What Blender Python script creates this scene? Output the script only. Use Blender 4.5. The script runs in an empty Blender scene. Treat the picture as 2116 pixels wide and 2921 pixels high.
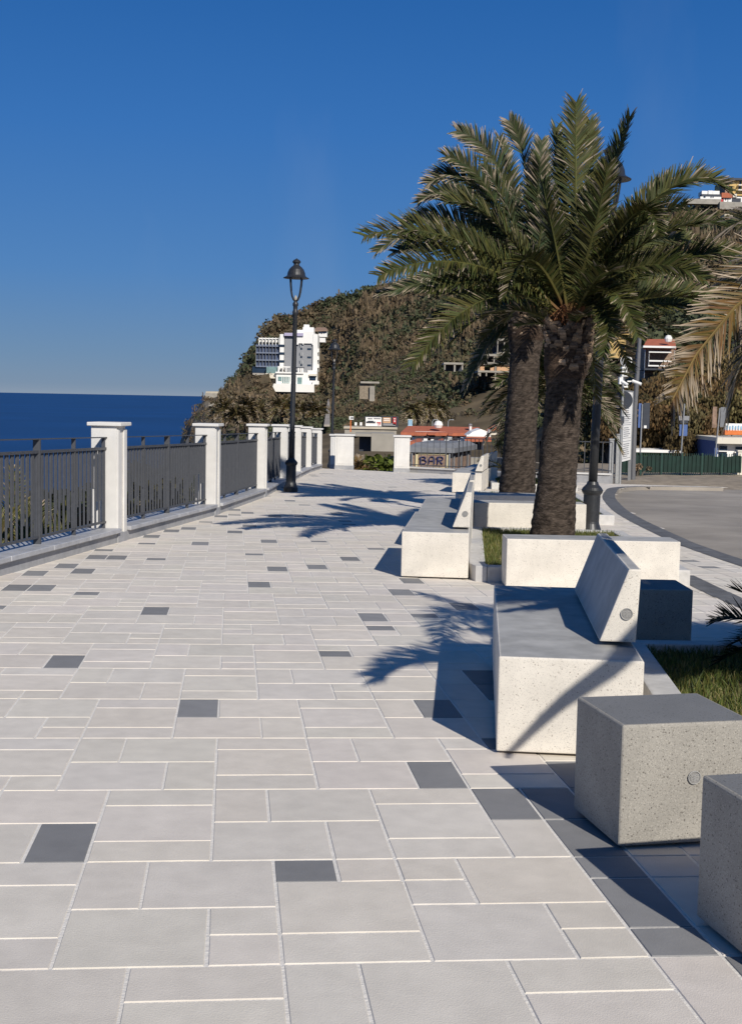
import bpy, bmesh, math, random
import numpy as np
from mathutils import Vector, Matrix
R_ = math.radians
HAZE = 0
rng = np.random.default_rng(7); random.seed(7)
sc = bpy.context.scene; C = sc.collection

# ---------------------------------------------------------------- camera, sky, sun, exposure
FPX, PITCH, ROLL, GA, GB = 3621.0, .08885, .01896, -.00774, -.0192
cp, sp, cr, sr = math.cos(PITCH), math.sin(PITCH), math.cos(ROLL), math.sin(ROLL)
CM = np.array([[cr,-sr,0],[sr,cr,0],[0,0,1]]) @ np.array([[1,0,0],[0,-sp,-cp],[0,cp,-sp]])
EYE = np.array([0,0,1.6])
cam = bpy.data.cameras.new('camera'); co = bpy.data.objects.new('camera', cam); C.objects.link(co)
m = Matrix.Identity(4)
for i in range(3):
    m[i][0] = CM[0][i]; m[i][1] = -CM[1][i]; m[i][2] = -CM[2][i]; m[i][3] = EYE[i]
co.matrix_world = m
cam.sensor_fit = 'VERTICAL'; cam.sensor_height = 36; cam.lens = 36*FPX/2921
cam.clip_start = .1; cam.clip_end = 90000
sc.camera = co
SUN = Vector((.321,-.765,.555)).normalized()
wd = bpy.data.worlds.new('World'); sc.world = wd; wd.use_nodes = True
wn = wd.node_tree; bg = wn.nodes['Background']
sky = wn.nodes.new('ShaderNodeTexSky'); sky.sky_type = 'NISHITA'; sky.sun_disc = False
sky.sun_elevation = math.asin(SUN.z); sky.sun_rotation = math.atan2(SUN.x, SUN.y)
sky.altitude = 1500; sky.air_density = 1.0; sky.dust_density = .25; sky.ozone_density = 4.0
STR = .085; bg.inputs[1].default_value = STR
tcw = wn.nodes.new('ShaderNodeTexCoord'); sx = wn.nodes.new('ShaderNodeSeparateXYZ'); wn.links.new(tcw.outputs['Generated'], sx.inputs[0])
rmp = wn.nodes.new('ShaderNodeValToRGB'); wn.links.new(sx.outputs[2], rmp.inputs[0]); el = rmp.color_ramp.elements
SK = [(0,(.19,.265,.39)),(.006,(.135,.222,.365)),(.03,(.105,.212,.39)),(.095,(.055,.190,.465)),(.20,(.025,.150,.455)),(.30,(.011,.112,.385)),(.55,(.010,.080,.27)),(1,(.010,.057,.185))]
while len(el) < len(SK): el.new(.5)
for e_, (ps, cc) in zip(el, SK): e_.position = ps; e_.color = cc+(1,)
sc_ = wn.nodes.new('ShaderNodeMix'); sc_.data_type = 'RGBA'; sc_.blend_type = 'MULTIPLY'; sc_.inputs[0].default_value = 1; sc_.inputs[7].default_value = (1/STR,1/STR,1/STR,1)
mp = wn.nodes.new('ShaderNodeMapping'); mp.inputs['Rotation'].default_value = (0,.5,.25); mp.inputs['Scale'].default_value = (9,2.5,3.2); wn.links.new(tcw.outputs['Generated'], mp.inputs[0])
nw = wn.nodes.new('ShaderNodeTexNoise'); nw.inputs['Scale'].default_value = 1.1; nw.inputs['Detail'].default_value = 6; wn.links.new(mp.outputs[0], nw.inputs['Vector'])
cl = wn.nodes.new('ShaderNodeMapRange'); cl.inputs[1].default_value = .58; cl.inputs[2].default_value = .85; cl.inputs[4].default_value = .10; wn.links.new(nw.outputs[0], cl.inputs[0])
mw = wn.nodes.new('ShaderNodeMix'); mw.data_type = 'RGBA'; mw.inputs[7].default_value = (.35,.42,.55,1); wn.links.new(cl.outputs[0], mw.inputs[0]); wn.links.new(rmp.outputs[0], mw.inputs[6]); wn.links.new(mw.outputs[2], sc_.inputs[6])
mxs = wn.nodes.new('ShaderNodeMix'); mxs.data_type = 'RGBA'; mxs.inputs[0].default_value = .9; wn.links.new(sky.outputs[0], mxs.inputs[6]); wn.links.new(sc_.outputs[2], mxs.inputs[7]); wn.links.new(mxs.outputs[2], bg.inputs[0])
sl = bpy.data.lights.new('sun', 'SUN'); sl.energy = 4.5; sl.angle = R_(.53); sl.color = (1,.95,.87)
so = bpy.data.objects.new('sun', sl); C.objects.link(so); so.rotation_euler = SUN.to_track_quat('Z','Y').to_euler()
sc.view_settings.view_transform = 'Standard'; sc.view_settings.look = 'None'; sc.view_settings.exposure = 0; sc.view_settings.gamma = 1
sc.cycles.max_bounces = 6; sc.cycles.transparent_max_bounces = 6

# ---------------------------------------------------------------- helpers
def gz(x, y): return GA*x + GB*y - .00034*max(0, y-26)**2
def ray(x, y):
    d = CM.T @ np.array([(x-1058)/FPX, (y-1460.5)/FPX, 1.]); return d/d[1]
def at(x, y, Y): return EYE + ray(x, y)*Y                        # photo pixel + real distance -> point
def G(x, y, h=0):
    d = ray(x, y); lo, hi = 1., 90.
    for i in range(40):
        q = (lo+hi)/2; p = EYE+d*q
        if p[2]-gz(p[0], p[1])-h > 0: lo = q
        else: hi = q
    return EYE+d*lo
def tag(o, label=None, cat=None, group=None, kind=None):
    if label: o['label'] = label
    if cat: o['category'] = cat
    if group: o['group'] = group
    if kind: o['kind'] = kind
    return o
def thing(name, loc, label, cat, group=None, rot=0):
    o = bpy.data.objects.new(name, None); C.objects.link(o); o.location = loc; o.rotation_euler[2] = rot
    o.empty_display_size = .2
    return tag(o, label, cat, group)
def copy_thing(o, loc, rot, label):
    c = o.copy(); C.objects.link(c); c.location = loc; c.rotation_euler[2] = rot; c['label'] = label
    for ch in list(o.children):
        d = ch.copy(); C.objects.link(d); d.parent = c
        for g in list(ch.children):
            e = g.copy(); C.objects.link(e); e.parent = d
    return c
class MB:
    """collects shapes; build() links ONE mesh object (vertices relative to the parent's origin if world=True)"""
    def __init__(s): s.v = []; s.f = []; s.m = []
    def add(s, vs, fs, mi=0):
        b = len(s.v); s.v += [tuple(map(float, q)) for q in vs]; s.f += [tuple(b+i for i in f) for f in fs]; s.m += [mi]*len(fs); return s
    def box(s, x0, x1, y0, y1, z0, z1, mi=0, top=None):
        s.add([(x0,y0,z0),(x1,y0,z0),(x1,y1,z0),(x0,y1,z0),(x0,y0,z1),(x1,y0,z1),(x1,y1,z1),(x0,y1,z1)],
              [(0,3,2,1),(0,1,5,4),(1,2,6,5),(2,3,7,6),(3,0,4,7)], mi)
        b = len(s.v)-8; s.f.append((b+4,b+5,b+6,b+7)); s.m.append(mi if top is None else top); return s
    def hexa(s, lo, hi, mi=0):                                   # lo, hi: four corners each, ccw from above
        return s.add(list(lo)+list(hi), [(3,2,1,0),(4,5,6,7)]+[(i,(i+1)%4,(i+1)%4+4,i+4) for i in range(4)], mi)
    def prism(s, poly, z0, z1, mi=0, top=None):                  # poly (x,y) ccw ; z may be functions
        n = len(poly); f0 = z0 if callable(z0) else (lambda x, y: z0); f1 = z1 if callable(z1) else (lambda x, y: z1)
        s.add([(x,y,f0(x,y)) for x,y in poly]+[(x,y,f1(x,y)) for x,y in poly], [(i,(i+1)%n,(i+1)%n+n,i+n) for i in range(n)]+[tuple(range(n))[::-1]], mi)
        b = len(s.v)-2*n; s.f.append(tuple(b+n+i for i in range(n))); s.m.append(mi if top is None else top); return s
    def tube(s, pts, rad, n=8, mi=0, cap=True):
        pts = [Vector(p) for p in pts]; rr = rad if hasattr(rad, '__len__') else [rad]*len(pts); vs = []; prev = None
        for i, p in enumerate(pts):
            t = (pts[min(i+1,len(pts)-1)]-pts[max(i-1,0)]).normalized()
            a = prev if prev is not None else (Vector((0,0,1)) if abs(t.z) < .9 else Vector((1,0,0)))
            u = (a-t*a.dot(t)).normalized(); w = t.cross(u); prev = u
            for k in range(n):
                g = 2*math.pi*k/n; vs.append(p+(u*math.cos(g)+w*math.sin(g))*rr[i])
        fs = [(i*n+k,i*n+(k+1)%n,(i+1)*n+(k+1)%n,(i+1)*n+k) for i in range(len(pts)-1) for k in range(n)]
        if cap: fs += [tuple(range(n))[::-1], tuple((len(pts)-1)*n+k for k in range(n))]
        return s.add(vs, fs, mi)
    def lathe(s, prof, c=(0,0,0), n=20, mi=0):
        vs = [(c[0]+r*math.cos(2*math.pi*k/n), c[1]+r*math.sin(2*math.pi*k/n), c[2]+z) for r, z in prof for k in range(n)]
        fs = [(i*n+k,i*n+(k+1)%n,(i+1)*n+(k+1)%n,(i+1)*n+k) for i in range(len(prof)-1) for k in range(n)]
        fs += [tuple(range(n))[::-1], tuple((len(prof)-1)*n+k for k in range(n))]
        return s.add(vs, fs, mi)
    def build(s, name, mats, parent=None, world=False, smooth=False, bevel=0, seg=2):
        me = bpy.data.meshes.new(name); v = s.v
        if parent is not None and world:
            L = parent.location; v = [(a-L.x, b-L.y, c-L.z) for a, b, c in v]
        me.from_pydata(v, [], s.f)
        if not isinstance(mats, (list, tuple)): mats = [mats]
        for q in mats: me.materials.append(q)
        if len(mats) > 1: me.polygons.foreach_set('material_index', s.m)
        if bevel:
            bm = bmesh.new(); bm.from_mesh(me)
            bmesh.ops.remove_doubles(bm, verts=bm.verts, dist=1e-5)
            bmesh.ops.bevel(bm, geom=[e for e in bm.edges if e.calc_face_angle(0) > .6], offset=bevel, segments=seg, affect='EDGES', profile=.6)
            bm.to_mesh(me); bm.free()
        me.polygons.foreach_set('use_smooth', [smooth]*len(me.polygons))
        o = bpy.data.objects.new(name, me); C.objects.link(o)
        if parent is not None: o.parent = parent
        return o
def np_mesh(name, V, Q, mats, col=None, mi=None, parent=None, smooth=False):
    me = bpy.data.meshes.new(name); V = np.asarray(V, np.float32); Q = np.asarray(Q, np.int32)
    if parent is not None: V = V-np.array(parent.location, np.float32)
    me.vertices.add(len(V)); me.vertices.foreach_set('co', V.ravel())
    me.loops.add(Q.size); me.loops.foreach_set('vertex_index', Q.ravel())
    me.polygons.add(len(Q)); me.polygons.foreach_set('loop_start', np.arange(len(Q), dtype=np.int32)*4)
    for q in (mats if isinstance(mats, (list, tuple)) else [mats]): me.materials.append(q)
    if mi is not None: me.polygons.foreach_set('material_index', np.asarray(mi, np.int32))
    me.polygons.foreach_set('use_smooth', np.full(len(Q), smooth))
    if col is not None:
        a = me.color_attributes.new('Col', 'FLOAT_COLOR', 'POINT')
        a.data.foreach_set('color', np.concatenate([col, np.ones((len(col),1))], 1).astype(np.float32).ravel())
    me.update(calc_edges=True); me.validate()
    o = bpy.data.objects.new(name, me); C.objects.link(o)
    if parent is not None: o.parent = parent
    return o

# ---------------------------------------------------------------- materials
def mat(name, col, rough=.7, var=.12, scale=8, bump=0, bscale=60, bd=.01, attr=False, metal=0, trans=0, detail=5, spec=.5, col2=None):
    M = bpy.data.materials.new(name); M.use_nodes = True; n = M.node_tree.nodes; l = M.node_tree.links; p = n['Principled BSDF']
    tc = n.new('ShaderNodeTexCoord'); nz = n.new('ShaderNodeTexNoise'); nz.inputs['Scale'].default_value = scale; nz.inputs['Detail'].default_value = detail
    l.new(tc.outputs['Object'], nz.inputs['Vector'])
    rp = n.new('ShaderNodeValToRGB'); rp.color_ramp.elements[0].position = .3; rp.color_ramp.elements[1].position = .7
    c2 = col2 or tuple(min(1, c*(1+var)) for c in col); c1 = tuple(c*(1-var) for c in col)
    if attr:
        at_ = n.new('ShaderNodeAttribute'); at_.attribute_name = 'Col'
        rp.color_ramp.elements[0].color = (1-var,)*3+(1,); rp.color_ramp.elements[1].color = (1+var,)*3+(1,)
        mx = n.new('ShaderNodeMix'); mx.data_type = 'RGBA'; mx.blend_type = 'MULTIPLY'; mx.inputs[0].default_value = 1
        l.new(nz.outputs[0], rp.inputs[0]); l.new(at_.outputs[0], mx.inputs[6]); l.new(rp.outputs[0], mx.inputs[7]); out = mx.outputs[2]
    else:
        rp.color_ramp.elements[0].color = c1+(1,); rp.color_ramp.elements[1].color = c2+(1,)
        l.new(nz.outputs[0], rp.inputs[0]); out = rp.outputs[0]
    l.new(out, p.inputs['Base Color'])
    p.inputs['Roughness'].default_value = rough; p.inputs['Metallic'].default_value = metal; p.inputs['Specular IOR Level'].default_value = spec
    if bump:
        b = n.new('ShaderNodeBump'); b.inputs['Strength'].default_value = bump; b.inputs['Distance'].default_value = bd
        z = n.new('ShaderNodeTexNoise'); z.inputs['Scale'].default_value = bscale; z.inputs['Detail'].default_value = 4
        l.new(tc.outputs['Object'], z.inputs['Vector']); l.new(z.outputs[0], b.inputs['Height']); l.new(b.outputs[0], p.inputs['Normal'])
    if trans:
        t = n.new('ShaderNodeBsdfTranslucent'); ms = n.new('ShaderNodeMixShader'); ms.inputs[0].default_value = trans
        l.new(out, t.inputs[0]); l.new(p.outputs[0], ms.inputs[1]); l.new(t.outputs[0], ms.inputs[2]); l.new(ms.outputs[0], n['Material Output'].inputs[0])
    return M
def terrazzo(name, col, pit=(.16,.13,.10), dens=.78, light=1.25, bump=.5):
    M = mat(name, col, .75, .07, 5); n = M.node_tree.nodes; l = M.node_tree.links; p = n['Principled BSDF']
    src = p.inputs['Base Color'].links[0].from_socket; tc = [q for q in n if q.type == 'TEX_COORD'][0]
    def vor(s):
        v = n.new('ShaderNodeTexVoronoi'); v.inputs['Scale'].default_value = s; l.new(tc.outputs['Object'], v.inputs['Vector']); return v
    def spot(v, th, rad):
        s1 = n.new('ShaderNodeSeparateColor'); l.new(v.outputs['Color'], s1.inputs[0])
        g = n.new('ShaderNodeMath'); g.operation = 'GREATER_THAN'; g.inputs[1].default_value = th; l.new(s1.outputs[0], g.inputs[0])
        q = n.new('ShaderNodeMath'); q.operation = 'MULTIPLY'; q.inputs[1].default_value = rad; l.new(s1.outputs[1], q.inputs[0])
        d = n.new('ShaderNodeMath'); d.operation = 'LESS_THAN'; l.new(v.outputs['Distance'], d.inputs[0]); l.new(q.outputs[0], d.inputs[1])
        r = n.new('ShaderNodeMath'); r.operation = 'MULTIPLY'; l.new(g.outputs[0], r.inputs[0]); l.new(d.outputs[0], r.inputs[1]); return r.outputs[0]
    def mix(a, f, c, k=1):
        x = n.new('ShaderNodeMix'); x.data_type = 'RGBA'; l.new(a, x.inputs[6]); x.inputs[7].default_value = c+(1,)
        if k != 1:
            q = n.new('ShaderNodeMath'); q.operation = 'MULTIPLY'; q.inputs[1].default_value = k; l.new(f, q.inputs[0]); f = q.outputs[0]
        l.new(f, x.inputs[0]); return x.outputs[2]
    v1 = vor(130); v2 = vor(260); f1 = spot(v1, dens+.08, .45); f2 = spot(v2, .5, .6); f3 = spot(vor(200), .5, .6)
    c = mix(src, f3, tuple(min(.85, q*light) for q in col), .6); c = mix(c, f2, tuple(q*.68 for q in col), .7); c = mix(c, f1, pit, .7)
    l.new(c, p.inputs['Base Color'])
    b = n.new('ShaderNodeBump'); b.inputs['Strength'].default_value = bump; b.inputs['Distance'].default_value = .006; b.invert = True
    ad = n.new('ShaderNodeMath'); ad.operation = 'ADD'; l.new(f1, ad.inputs[0]); l.new(f2, ad.inputs[1]); l.new(ad.outputs[0], b.inputs['Height']); l.new(b.outputs[0], p.inputs['Normal'])
    return M
M = {}
M['tile'] = mat('paving_tile', (.5,.5,.5), .85, .06, 9, .22, 190, attr=True, spec=.3)
def stains(Mt, s1=.55, lo=.90, hi=1.05, s2=2.3):
    n = Mt.node_tree.nodes; l = Mt.node_tree.links; p = n['Principled BSDF']; src = p.inputs['Base Color'].links[0].from_socket; tc = [q for q in n if q.type == 'TEX_COORD'][0]
    for s_, a, b_ in ((s1, lo, hi), (s2, (1+lo)/2, 1.02)):
        z = n.new('ShaderNodeTexNoise'); z.inputs['Scale'].default_value = s_; z.inputs['Detail'].default_value = 7; z.inputs['Roughness'].default_value = .65; l.new(tc.outputs['Object'], z.inputs['Vector'])
        r = n.new('ShaderNodeMapRange'); r.inputs[1].default_value = .35; r.inputs[2].default_value = .62; r.inputs[3].default_value = a; r.inputs[4].default_value = b_; l.new(z.outputs[0], r.inputs[0])
        x = n.new('ShaderNodeMix'); x.data_type = 'RGBA'; x.blend_type = 'MULTIPLY'; x.inputs[0].default_value = 1; l.new(src, x.inputs[6]); l.new(r.outputs[0], x.inputs[7]); src = x.outputs[2]
    l.new(src, p.inputs['Base Color'])
stains(M['tile'], .5, .95, 1.03)
M['grout'] = mat('pale_grout', (.76,.715,.645), .9, .08, 30, .4, 90)
M['cast'] = terrazzo('cream_cast_stone', (.71,.655,.565), (.27,.22,.17), light=1.1, bump=.4)
M['cast_top'] = mat('smooth_grey_cast_top', (.41,.40,.375), .6, .12, 6, .15, 120)
M['grey_cast'] = terrazzo('grey_cast_stone', (.34,.315,.27), (.10,.085,.07), .72, 1.4, .6)
M['grey_top'] = terrazzo('dark_grey_cast_top', (.19,.19,.188), (.04,.04,.04), .74, 1.2, .3)
M['emblem'] = mat('emblem_metal', (.25,.24,.225), .5, .15, 90, .2, 200)
M['kerb'] = mat('planter_kerb_stone', (.58,.56,.53), .8, .07, 12, .25, 120)
M['white'] = mat('white_plaster', (.69,.665,.62), .8, .03, 4, .15, 90)
M['marble'] = mat('grey_marble_coping', (.42,.42,.43), .45, .14, 7, .1, 60)
M['wallgrey'] = mat('grey_stone_wall', (.33,.33,.335), .7, .12, 9, .2, 60)
M['rail'] = mat('dark_grey_railing_paint', (.062,.065,.073), .5, .10, 20)
M['lamp'] = mat('black_iron_paint', (.026,.027,.029), .42, .2, 30, .1, 80)
M['asphalt'] = mat('worn_asphalt', (.34,.30,.25), .9, .18, .35, .35, 150, detail=9)
M['band'] = mat('dark_basalt_band', (.13,.13,.132), .8, .3, 6, .3, 90)
M['dirt'] = mat('sandy_dirt', (.27,.22,.16), .95, .25, 3, .6, 20)
M['soil'] = mat('planter_soil', (.035,.04,.018), 1, .3, 8, .5, 40)
M['grass'] = mat('lawn_blades', (.1,.1,.1), .6, .15, 3, attr=True, trans=.25)
M['leaf'] = mat('palm_leaf', (.1,.1,.1), .6, .12, 3, attr=True, trans=.12, spec=.15)
M['fol'] = mat('bush_leaf', (.1,.1,.1), .75, .25, .35, attr=True, trans=.12, spec=.25)
M['trunk'] = mat('palm_bark', (.1,.1,.1), .95, .45, 14, 1, 45, bd=.04, attr=True, detail=8, spec=.15)
M['bark'] = mat('tree_bark', (.12,.10,.08), .9, .3, 5, .6, 20)
M['hill'] = mat('hill_ground', (.1,.1,.1), 1, .35, .12, 1, .5, attr=True, detail=8, spec=.1)
M['hwhite'] = mat('bright_white_render', (.86,.84,.79), .8, .03, .5)
M['hgrey'] = mat('grey_hotel_render', (.27,.275,.285), .8, .03, .5)
M['hcream'] = mat('cream_render', (.74,.68,.56), .8, .05, .5)
M['lilac'] = mat('lilac_fascia', (.42,.38,.52), .7, .04, 1)
M['glass'] = mat('dark_blue_glass', (.02,.035,.06), .12, .3, .4)
M['navyshade'] = mat('navy_balcony_shade', (.055,.08,.15), .6, .3, .4)  # shade of the recessed hotel balconies painted in as navy
M['slab'] = mat('shade_blue_balcony_front', (.17,.20,.27), .6, .1, .4)  # balcony fronts tinted blue for the shade on that wing
M['gglass'] = mat('pale_green_glass', (.20,.30,.29), .15, .2, .6)
M['conc'] = mat('raw_concrete', (.34,.31,.26), .9, .18, .8, .3, 8)
M['rooftile'] = mat('red_roof_tiles', (.43,.125,.06), .8, .15, 3, .5, 14)
M['yellow'] = mat('yellow_render', (.62,.42,.16), .8, .08, 1)
M['peach'] = mat('peach_render', (.6,.36,.2), .8, .08, 1)
M['wood'] = mat('weathered_wood', (.28,.185,.13), .8, .35, 6, .4, 30)
M['slate'] = mat('grey_roof_felt', (.19,.195,.205), .8, .15, 4, .2, 30)
M['cream'] = mat('cream_frame_paint', (.62,.52,.30), .6, .08, 10)
M['navy'] = mat('navy_letter_paint', (.015,.02,.10), .5, .1, 20)
M['green'] = mat('green_fence_screen', (.004,.023,.015), .7, .25, 4, .2, 50)
M['dgreen'] = mat('green_fence_post', (.01,.045,.032), .5, .15, 12)
M['galv'] = mat('galvanised_steel', (.36,.36,.35), .45, .12, 14, metal=.4)
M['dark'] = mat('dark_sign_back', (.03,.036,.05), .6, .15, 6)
M['blue'] = mat('blue_sign_paint', (.07,.13,.32), .6, .1, 6)
M['orange'] = mat('orange_paint', (.62,.16,.03), .6, .1, 6)
M['redp'] = mat('red_paint', (.5,.03,.03), .6, .1, 6)
M['darkgalv'] = mat('dark_grey_pole_paint', (.13,.13,.135), .5, .1, 14)
M['ink'] = mat('grey_print', (.25,.25,.26), .7, .1, 30)
M['lightblue'] = mat('light_blue_sign', (.30,.48,.62), .6, .1, 6)
M['pale'] = mat('pale_stone_retaining_wall', (.50,.44,.34), .9, .12, .4, .3, 5)
stains(M['asphalt'], .22, .80, 1.12, 1.6); stains(M['white'], 1.2, .93, 1.03, 5); stains(M['cast_top'], 1.5, .86, 1.08, 7); stains(M['kerb'], 1.3, .88, 1.04, 6); stains(M['marble'], 1., .85, 1.08, 5); stains(M['cast'], 1.6, .93, 1.03, 6); stains(M['grey_cast'], 2, .9, 1.06, 7)
def stretch(Mt, s):
    n = Mt.node_tree.nodes; l = Mt.node_tree.links; tc = [q for q in n if q.type == 'TEX_COORD'][0]; mp_ = n.new('ShaderNodeMapping'); mp_.inputs['Scale'].default_value = s
    for q in [q for q in n if q.type == 'TEX_NOISE']: l.new(mp_.outputs[0], q.inputs['Vector'])
    l.new(tc.outputs['Object'], mp_.inputs[0])
stretch(M['trunk'], (.55,.55,2.6))
def sea_mat():
    S = mat('sea_water', (.003,.030,.118), .4, .25, .004, 0, spec=.22, detail=8); n = S.node_tree.nodes; l = S.node_tree.links
    b = n.new('ShaderNodeBump'); b.inputs['Strength'].default_value = .35; b.inputs['Distance'].default_value = .6
    z = n.new('ShaderNodeTexNoise'); z.inputs['Scale'].default_value = .12; z.inputs['Detail'].default_value = 8
    l.new([q for q in n if q.type == 'TEX_COORD'][0].outputs['Object'], z.inputs['Vector']); l.new(z.outputs[0], b.inputs['Height']); l.new(b.outputs[0], n['Principled BSDF'].inputs['Normal'])
    return S
M['sea'] = sea_mat()

# ---------------------------------------------------------------- sea and terrain
SEA = -32.
s = MB(); s.add([(-60000,-300,SEA),(60000,-300,SEA),(60000,70000,SEA),(-60000,70000,SEA)], [(0,1,2,3)]); tag(s.build('sea', M['sea']), kind='structure')
COLS = {250:[(44,-45),(600,-60)],360:[(44,-34),(150,-36),(300,-38),(400,-40),(600,-60)],
 398:[(44,-13),(150,-16),(300,-20),(390,-14),(405,-13),(430,-30),(600,-45)],
 420:[(44,-11),(150,-12),(300,-12),(395,-6),(415,-5),(440,-20),(600,-40)],
 450:[(44,-9),(150,-8),(260,-6),(340,-4.5),(390,-1),(420,1.3),(450,-8),(600,-30)],
 493:[(44,-6.5),(150,-6),(260,-4),(340,-2),(400,1.5),(440,2.8),(480,-5),(600,-30)],
 502:[(44,-6),(150,-6),(260,-3.5),(340,-2),(400,4),(440,6.8),(480,-5),(600,-30)],
 550:[(44,-5),(150,-5),(260,-3),(340,-2),(385,2),(402,7.5),(425,8.5),(455,17.6),(500,5),(600,-20)],
 594:[(44,-5),(150,-4.5),(260,-2.5),(340,-1.5),(385,2.2),(402,8),(425,8.6),(470,29.2),(520,20),(600,0)],
 607:[(44,-5),(150,-4.3),(240,-2.3),(340,-1.2),(390,1.2),(428,2.6),(436,9),(474,30),(520,21),(600,3)],
 650:[(44,-5),(150,-4.2),(240,-2.2),(340,-1),(390,2),(425,3.2),(480,33.5),(520,24),(600,8)],
 720:[(44,-5),(150,-4),(220,-2),(340,-.5),(390,2.5),(425,6),(480,37.5),(600,20)],
 800:[(44,-4.5),(110,-4),(170,-2.2),(230,-1),(300,8),(380,20),(480,40.5),(600,30)],
 950:[(44,-4),(110,-4),(165,-2.4),(210,0),(300,17),(380,31),(460,47),(600,40)],
 1150:[(44,-3.8),(110,-4),(150,-3),(190,2),(280,22),(360,40),(440,57),(600,55)],
 1330:[(44,-2.5),(60,-2.5),(90,-1),(130,5),(200,20),(300,42),(420,61),(600,62)],
 1500:[(44,-1.35),(60,-1.2),(80,1),(120,8),(200,22),(300,42),(400,61),(600,65)],
 1643:[(44,-1.35),(60,-1),(80,1.5),(120,9),(200,24),(300,42),(390,62),(600,68)],
 2200:[(44,-1.35),(60,-.5),(80,3),(120,11),(200,28),(300,48),(390,68),(600,72)]}
_ck = sorted(COLS); _ca = np.array([(k*1.2878-1058)/FPX for k in _ck])
def hnoise(x, y, z=0):
    return (np.sin(x*.11+1.3*np.sin(y*.07))*np.cos(y*.09+.7)+.6*np.sin(x*.23+y*.19+2)+.5*np.sin(x*.41-y*.37+z)+.3*np.cos(x*.83+y*.71))/2.4
def terr(a, Y):
    i = min(max(np.searchsorted(_ca, a)-1, 0), len(_ca)-2); t = min(max((a-_ca[i])/(_ca[i+1]-_ca[i]), 0), 1)
    f = lambda k: np.interp(Y, [p[0] for p in COLS[k]], [p[1] for p in COLS[k]])
    z = f(_ck[i])*(1-t)+f(_ck[i+1])*t
    return z+hnoise(a*Y, Y)*min(1.6, max(0, (Y-120)*.006))
AA = np.unique(np.concatenate([np.linspace(-.21,-.09,90), np.linspace(-.09,.5,150)])); YY = np.concatenate([np.linspace(50.2,140,36), np.linspace(143,500,110), np.linspace(510,700,10)])
V = np.array([(a*y, y, terr(a, y)) for y in YY for a in AA]); na = len(AA)
ii, jj = np.meshgrid(np.arange(len(YY)-1), np.arange(na-1), indexing='ij'); q0 = (ii*na+jj).ravel()
Q = np.stack([q0, q0+1, q0+na+1, q0+na], 1)
nn = hnoise(V[:,0]*1.7, V[:,1]*1.7, 1)[:,None]; aa = (V[:,0]/V[:,1])[:,None]
rock = np.clip((-.108-aa)/.02, 0, 1); nn2 = hnoise(V[:,0]*9, V[:,2]*5+V[:,1]*2.2, 3)[:,None]
gcol = np.array([.13,.10,.062])*(1+.25*nn)*(1-rock)+np.array([.20,.17,.13])*np.clip(.75+.6*nn2,.2,1.6)*rock
o = np_mesh('hillside', V, Q, M['hill'], gcol); tag(o, kind='structure')
# slope under the promenade railing, falling to the sea
V = []; ys = np.linspace(-12, 52, 40); ds = [0,.6,2,4,7,12,20,35,60]
FX = lambda y: np.interp(y, [-12,-2,6.2,11.2,16.25,21.3,26.6,32,37.3,42.6,48.2,52], [-6.5,-5.4,-4.4,-3.78,-3.19,-2.58,-2.22,-2.14,-2.1,-2.05,-1.9,-1.8])
for y in ys:
    for d in ds: V.append((FX(y)-.12-d, y, gz(FX(y), y)-.9-d*.95+.3*math.sin(y+d)-.3))
V = np.array(V); nd = len(ds); Q = [(i*nd+j,(i+1)*nd+j,(i+1)*nd+j+1,i*nd+j+1) for i in range(len(ys)-1) for j in range(nd-1)]
o = np_mesh('coastal_slope', V, Q, M['hill'], np.tile([.07,.06,.04], (len(V),1))); tag(o, kind='structure')

# ---------------------------------------------------------------- promenade paving
TO, TY, TU = np.array([-.65392,5.37024]), .10963, .224
E1 = np.array([math.cos(TY), math.sin(TY)]); E2 = np.array([-math.sin(TY), math.cos(TY)])
def uv2xy(u, v): return TO+E1*u*TU-E2*v*TU
def xy2uv(x, y):
    d = np.array([x,y])-TO; return d@E1/TU, -(d@E2)/TU
INN = [(12.5,-6),(10,-3),(8.5,0),(7.2,3),(6.1,6),(5.3,9),(4.75,12),(4.47,15.06),(4.37,17.75),(4.41,19.18),(4.58,22.51),(4.84,25.5),(5.33,29.12),(5.65,30.98),(6.11,33.2),(6.68,35.56),(7.5,37.1),(8.6,37.9),(10.5,38.4)]
IX = lambda y: np.interp(y, [p[1] for p in INN], [p[0] for p in INN])
def yfar(x): return np.interp(x, [-3,-1.9,.73,3.0,5.2,7.43,12], [49.6,48.7,46.6,44.7,39.6,38.95,38.9])
z4 = lambda x, y: (x/1.4936, 1400+y/1.4936)
DARKPX = [z4(*p) for p in [(645,200),(740,176),(875,134),(950,108),(592,226),(450,250),(385,280),(270,315),(115,360),(60,408),(170,408),(362,434),(862,228),(665,293),(655,520),(270,712),(1090,268),(1188,341),(1105,398),(1012,176),(1155,215),(1350,321),(1485,281),(1605,250),(1425,687),(845,925),(1245,44),(1435,96),(1175,107),(1040,90),(1600,590)]]
DARKPX += [(193,2404),(873,2480),(1230,2190),(1500,2300),(1600,2390),(1700,2360),(1760,2530),(1880,2690),(1950,2700),(1560,2250),(1640,2240),(1380,1960),(1395,2120),(1370,1930),(1060,1760),(1205,1755),(1310,1720),(1165,1660),(1240,1640),(1180,2000),(1580,2190),(1690,2280),(1810,2480),(1130,1690),(2085,2730)]
DUV = [xy2uv(*G(*p)[:2]) for p in DARKPX]
tiles = []
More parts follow.
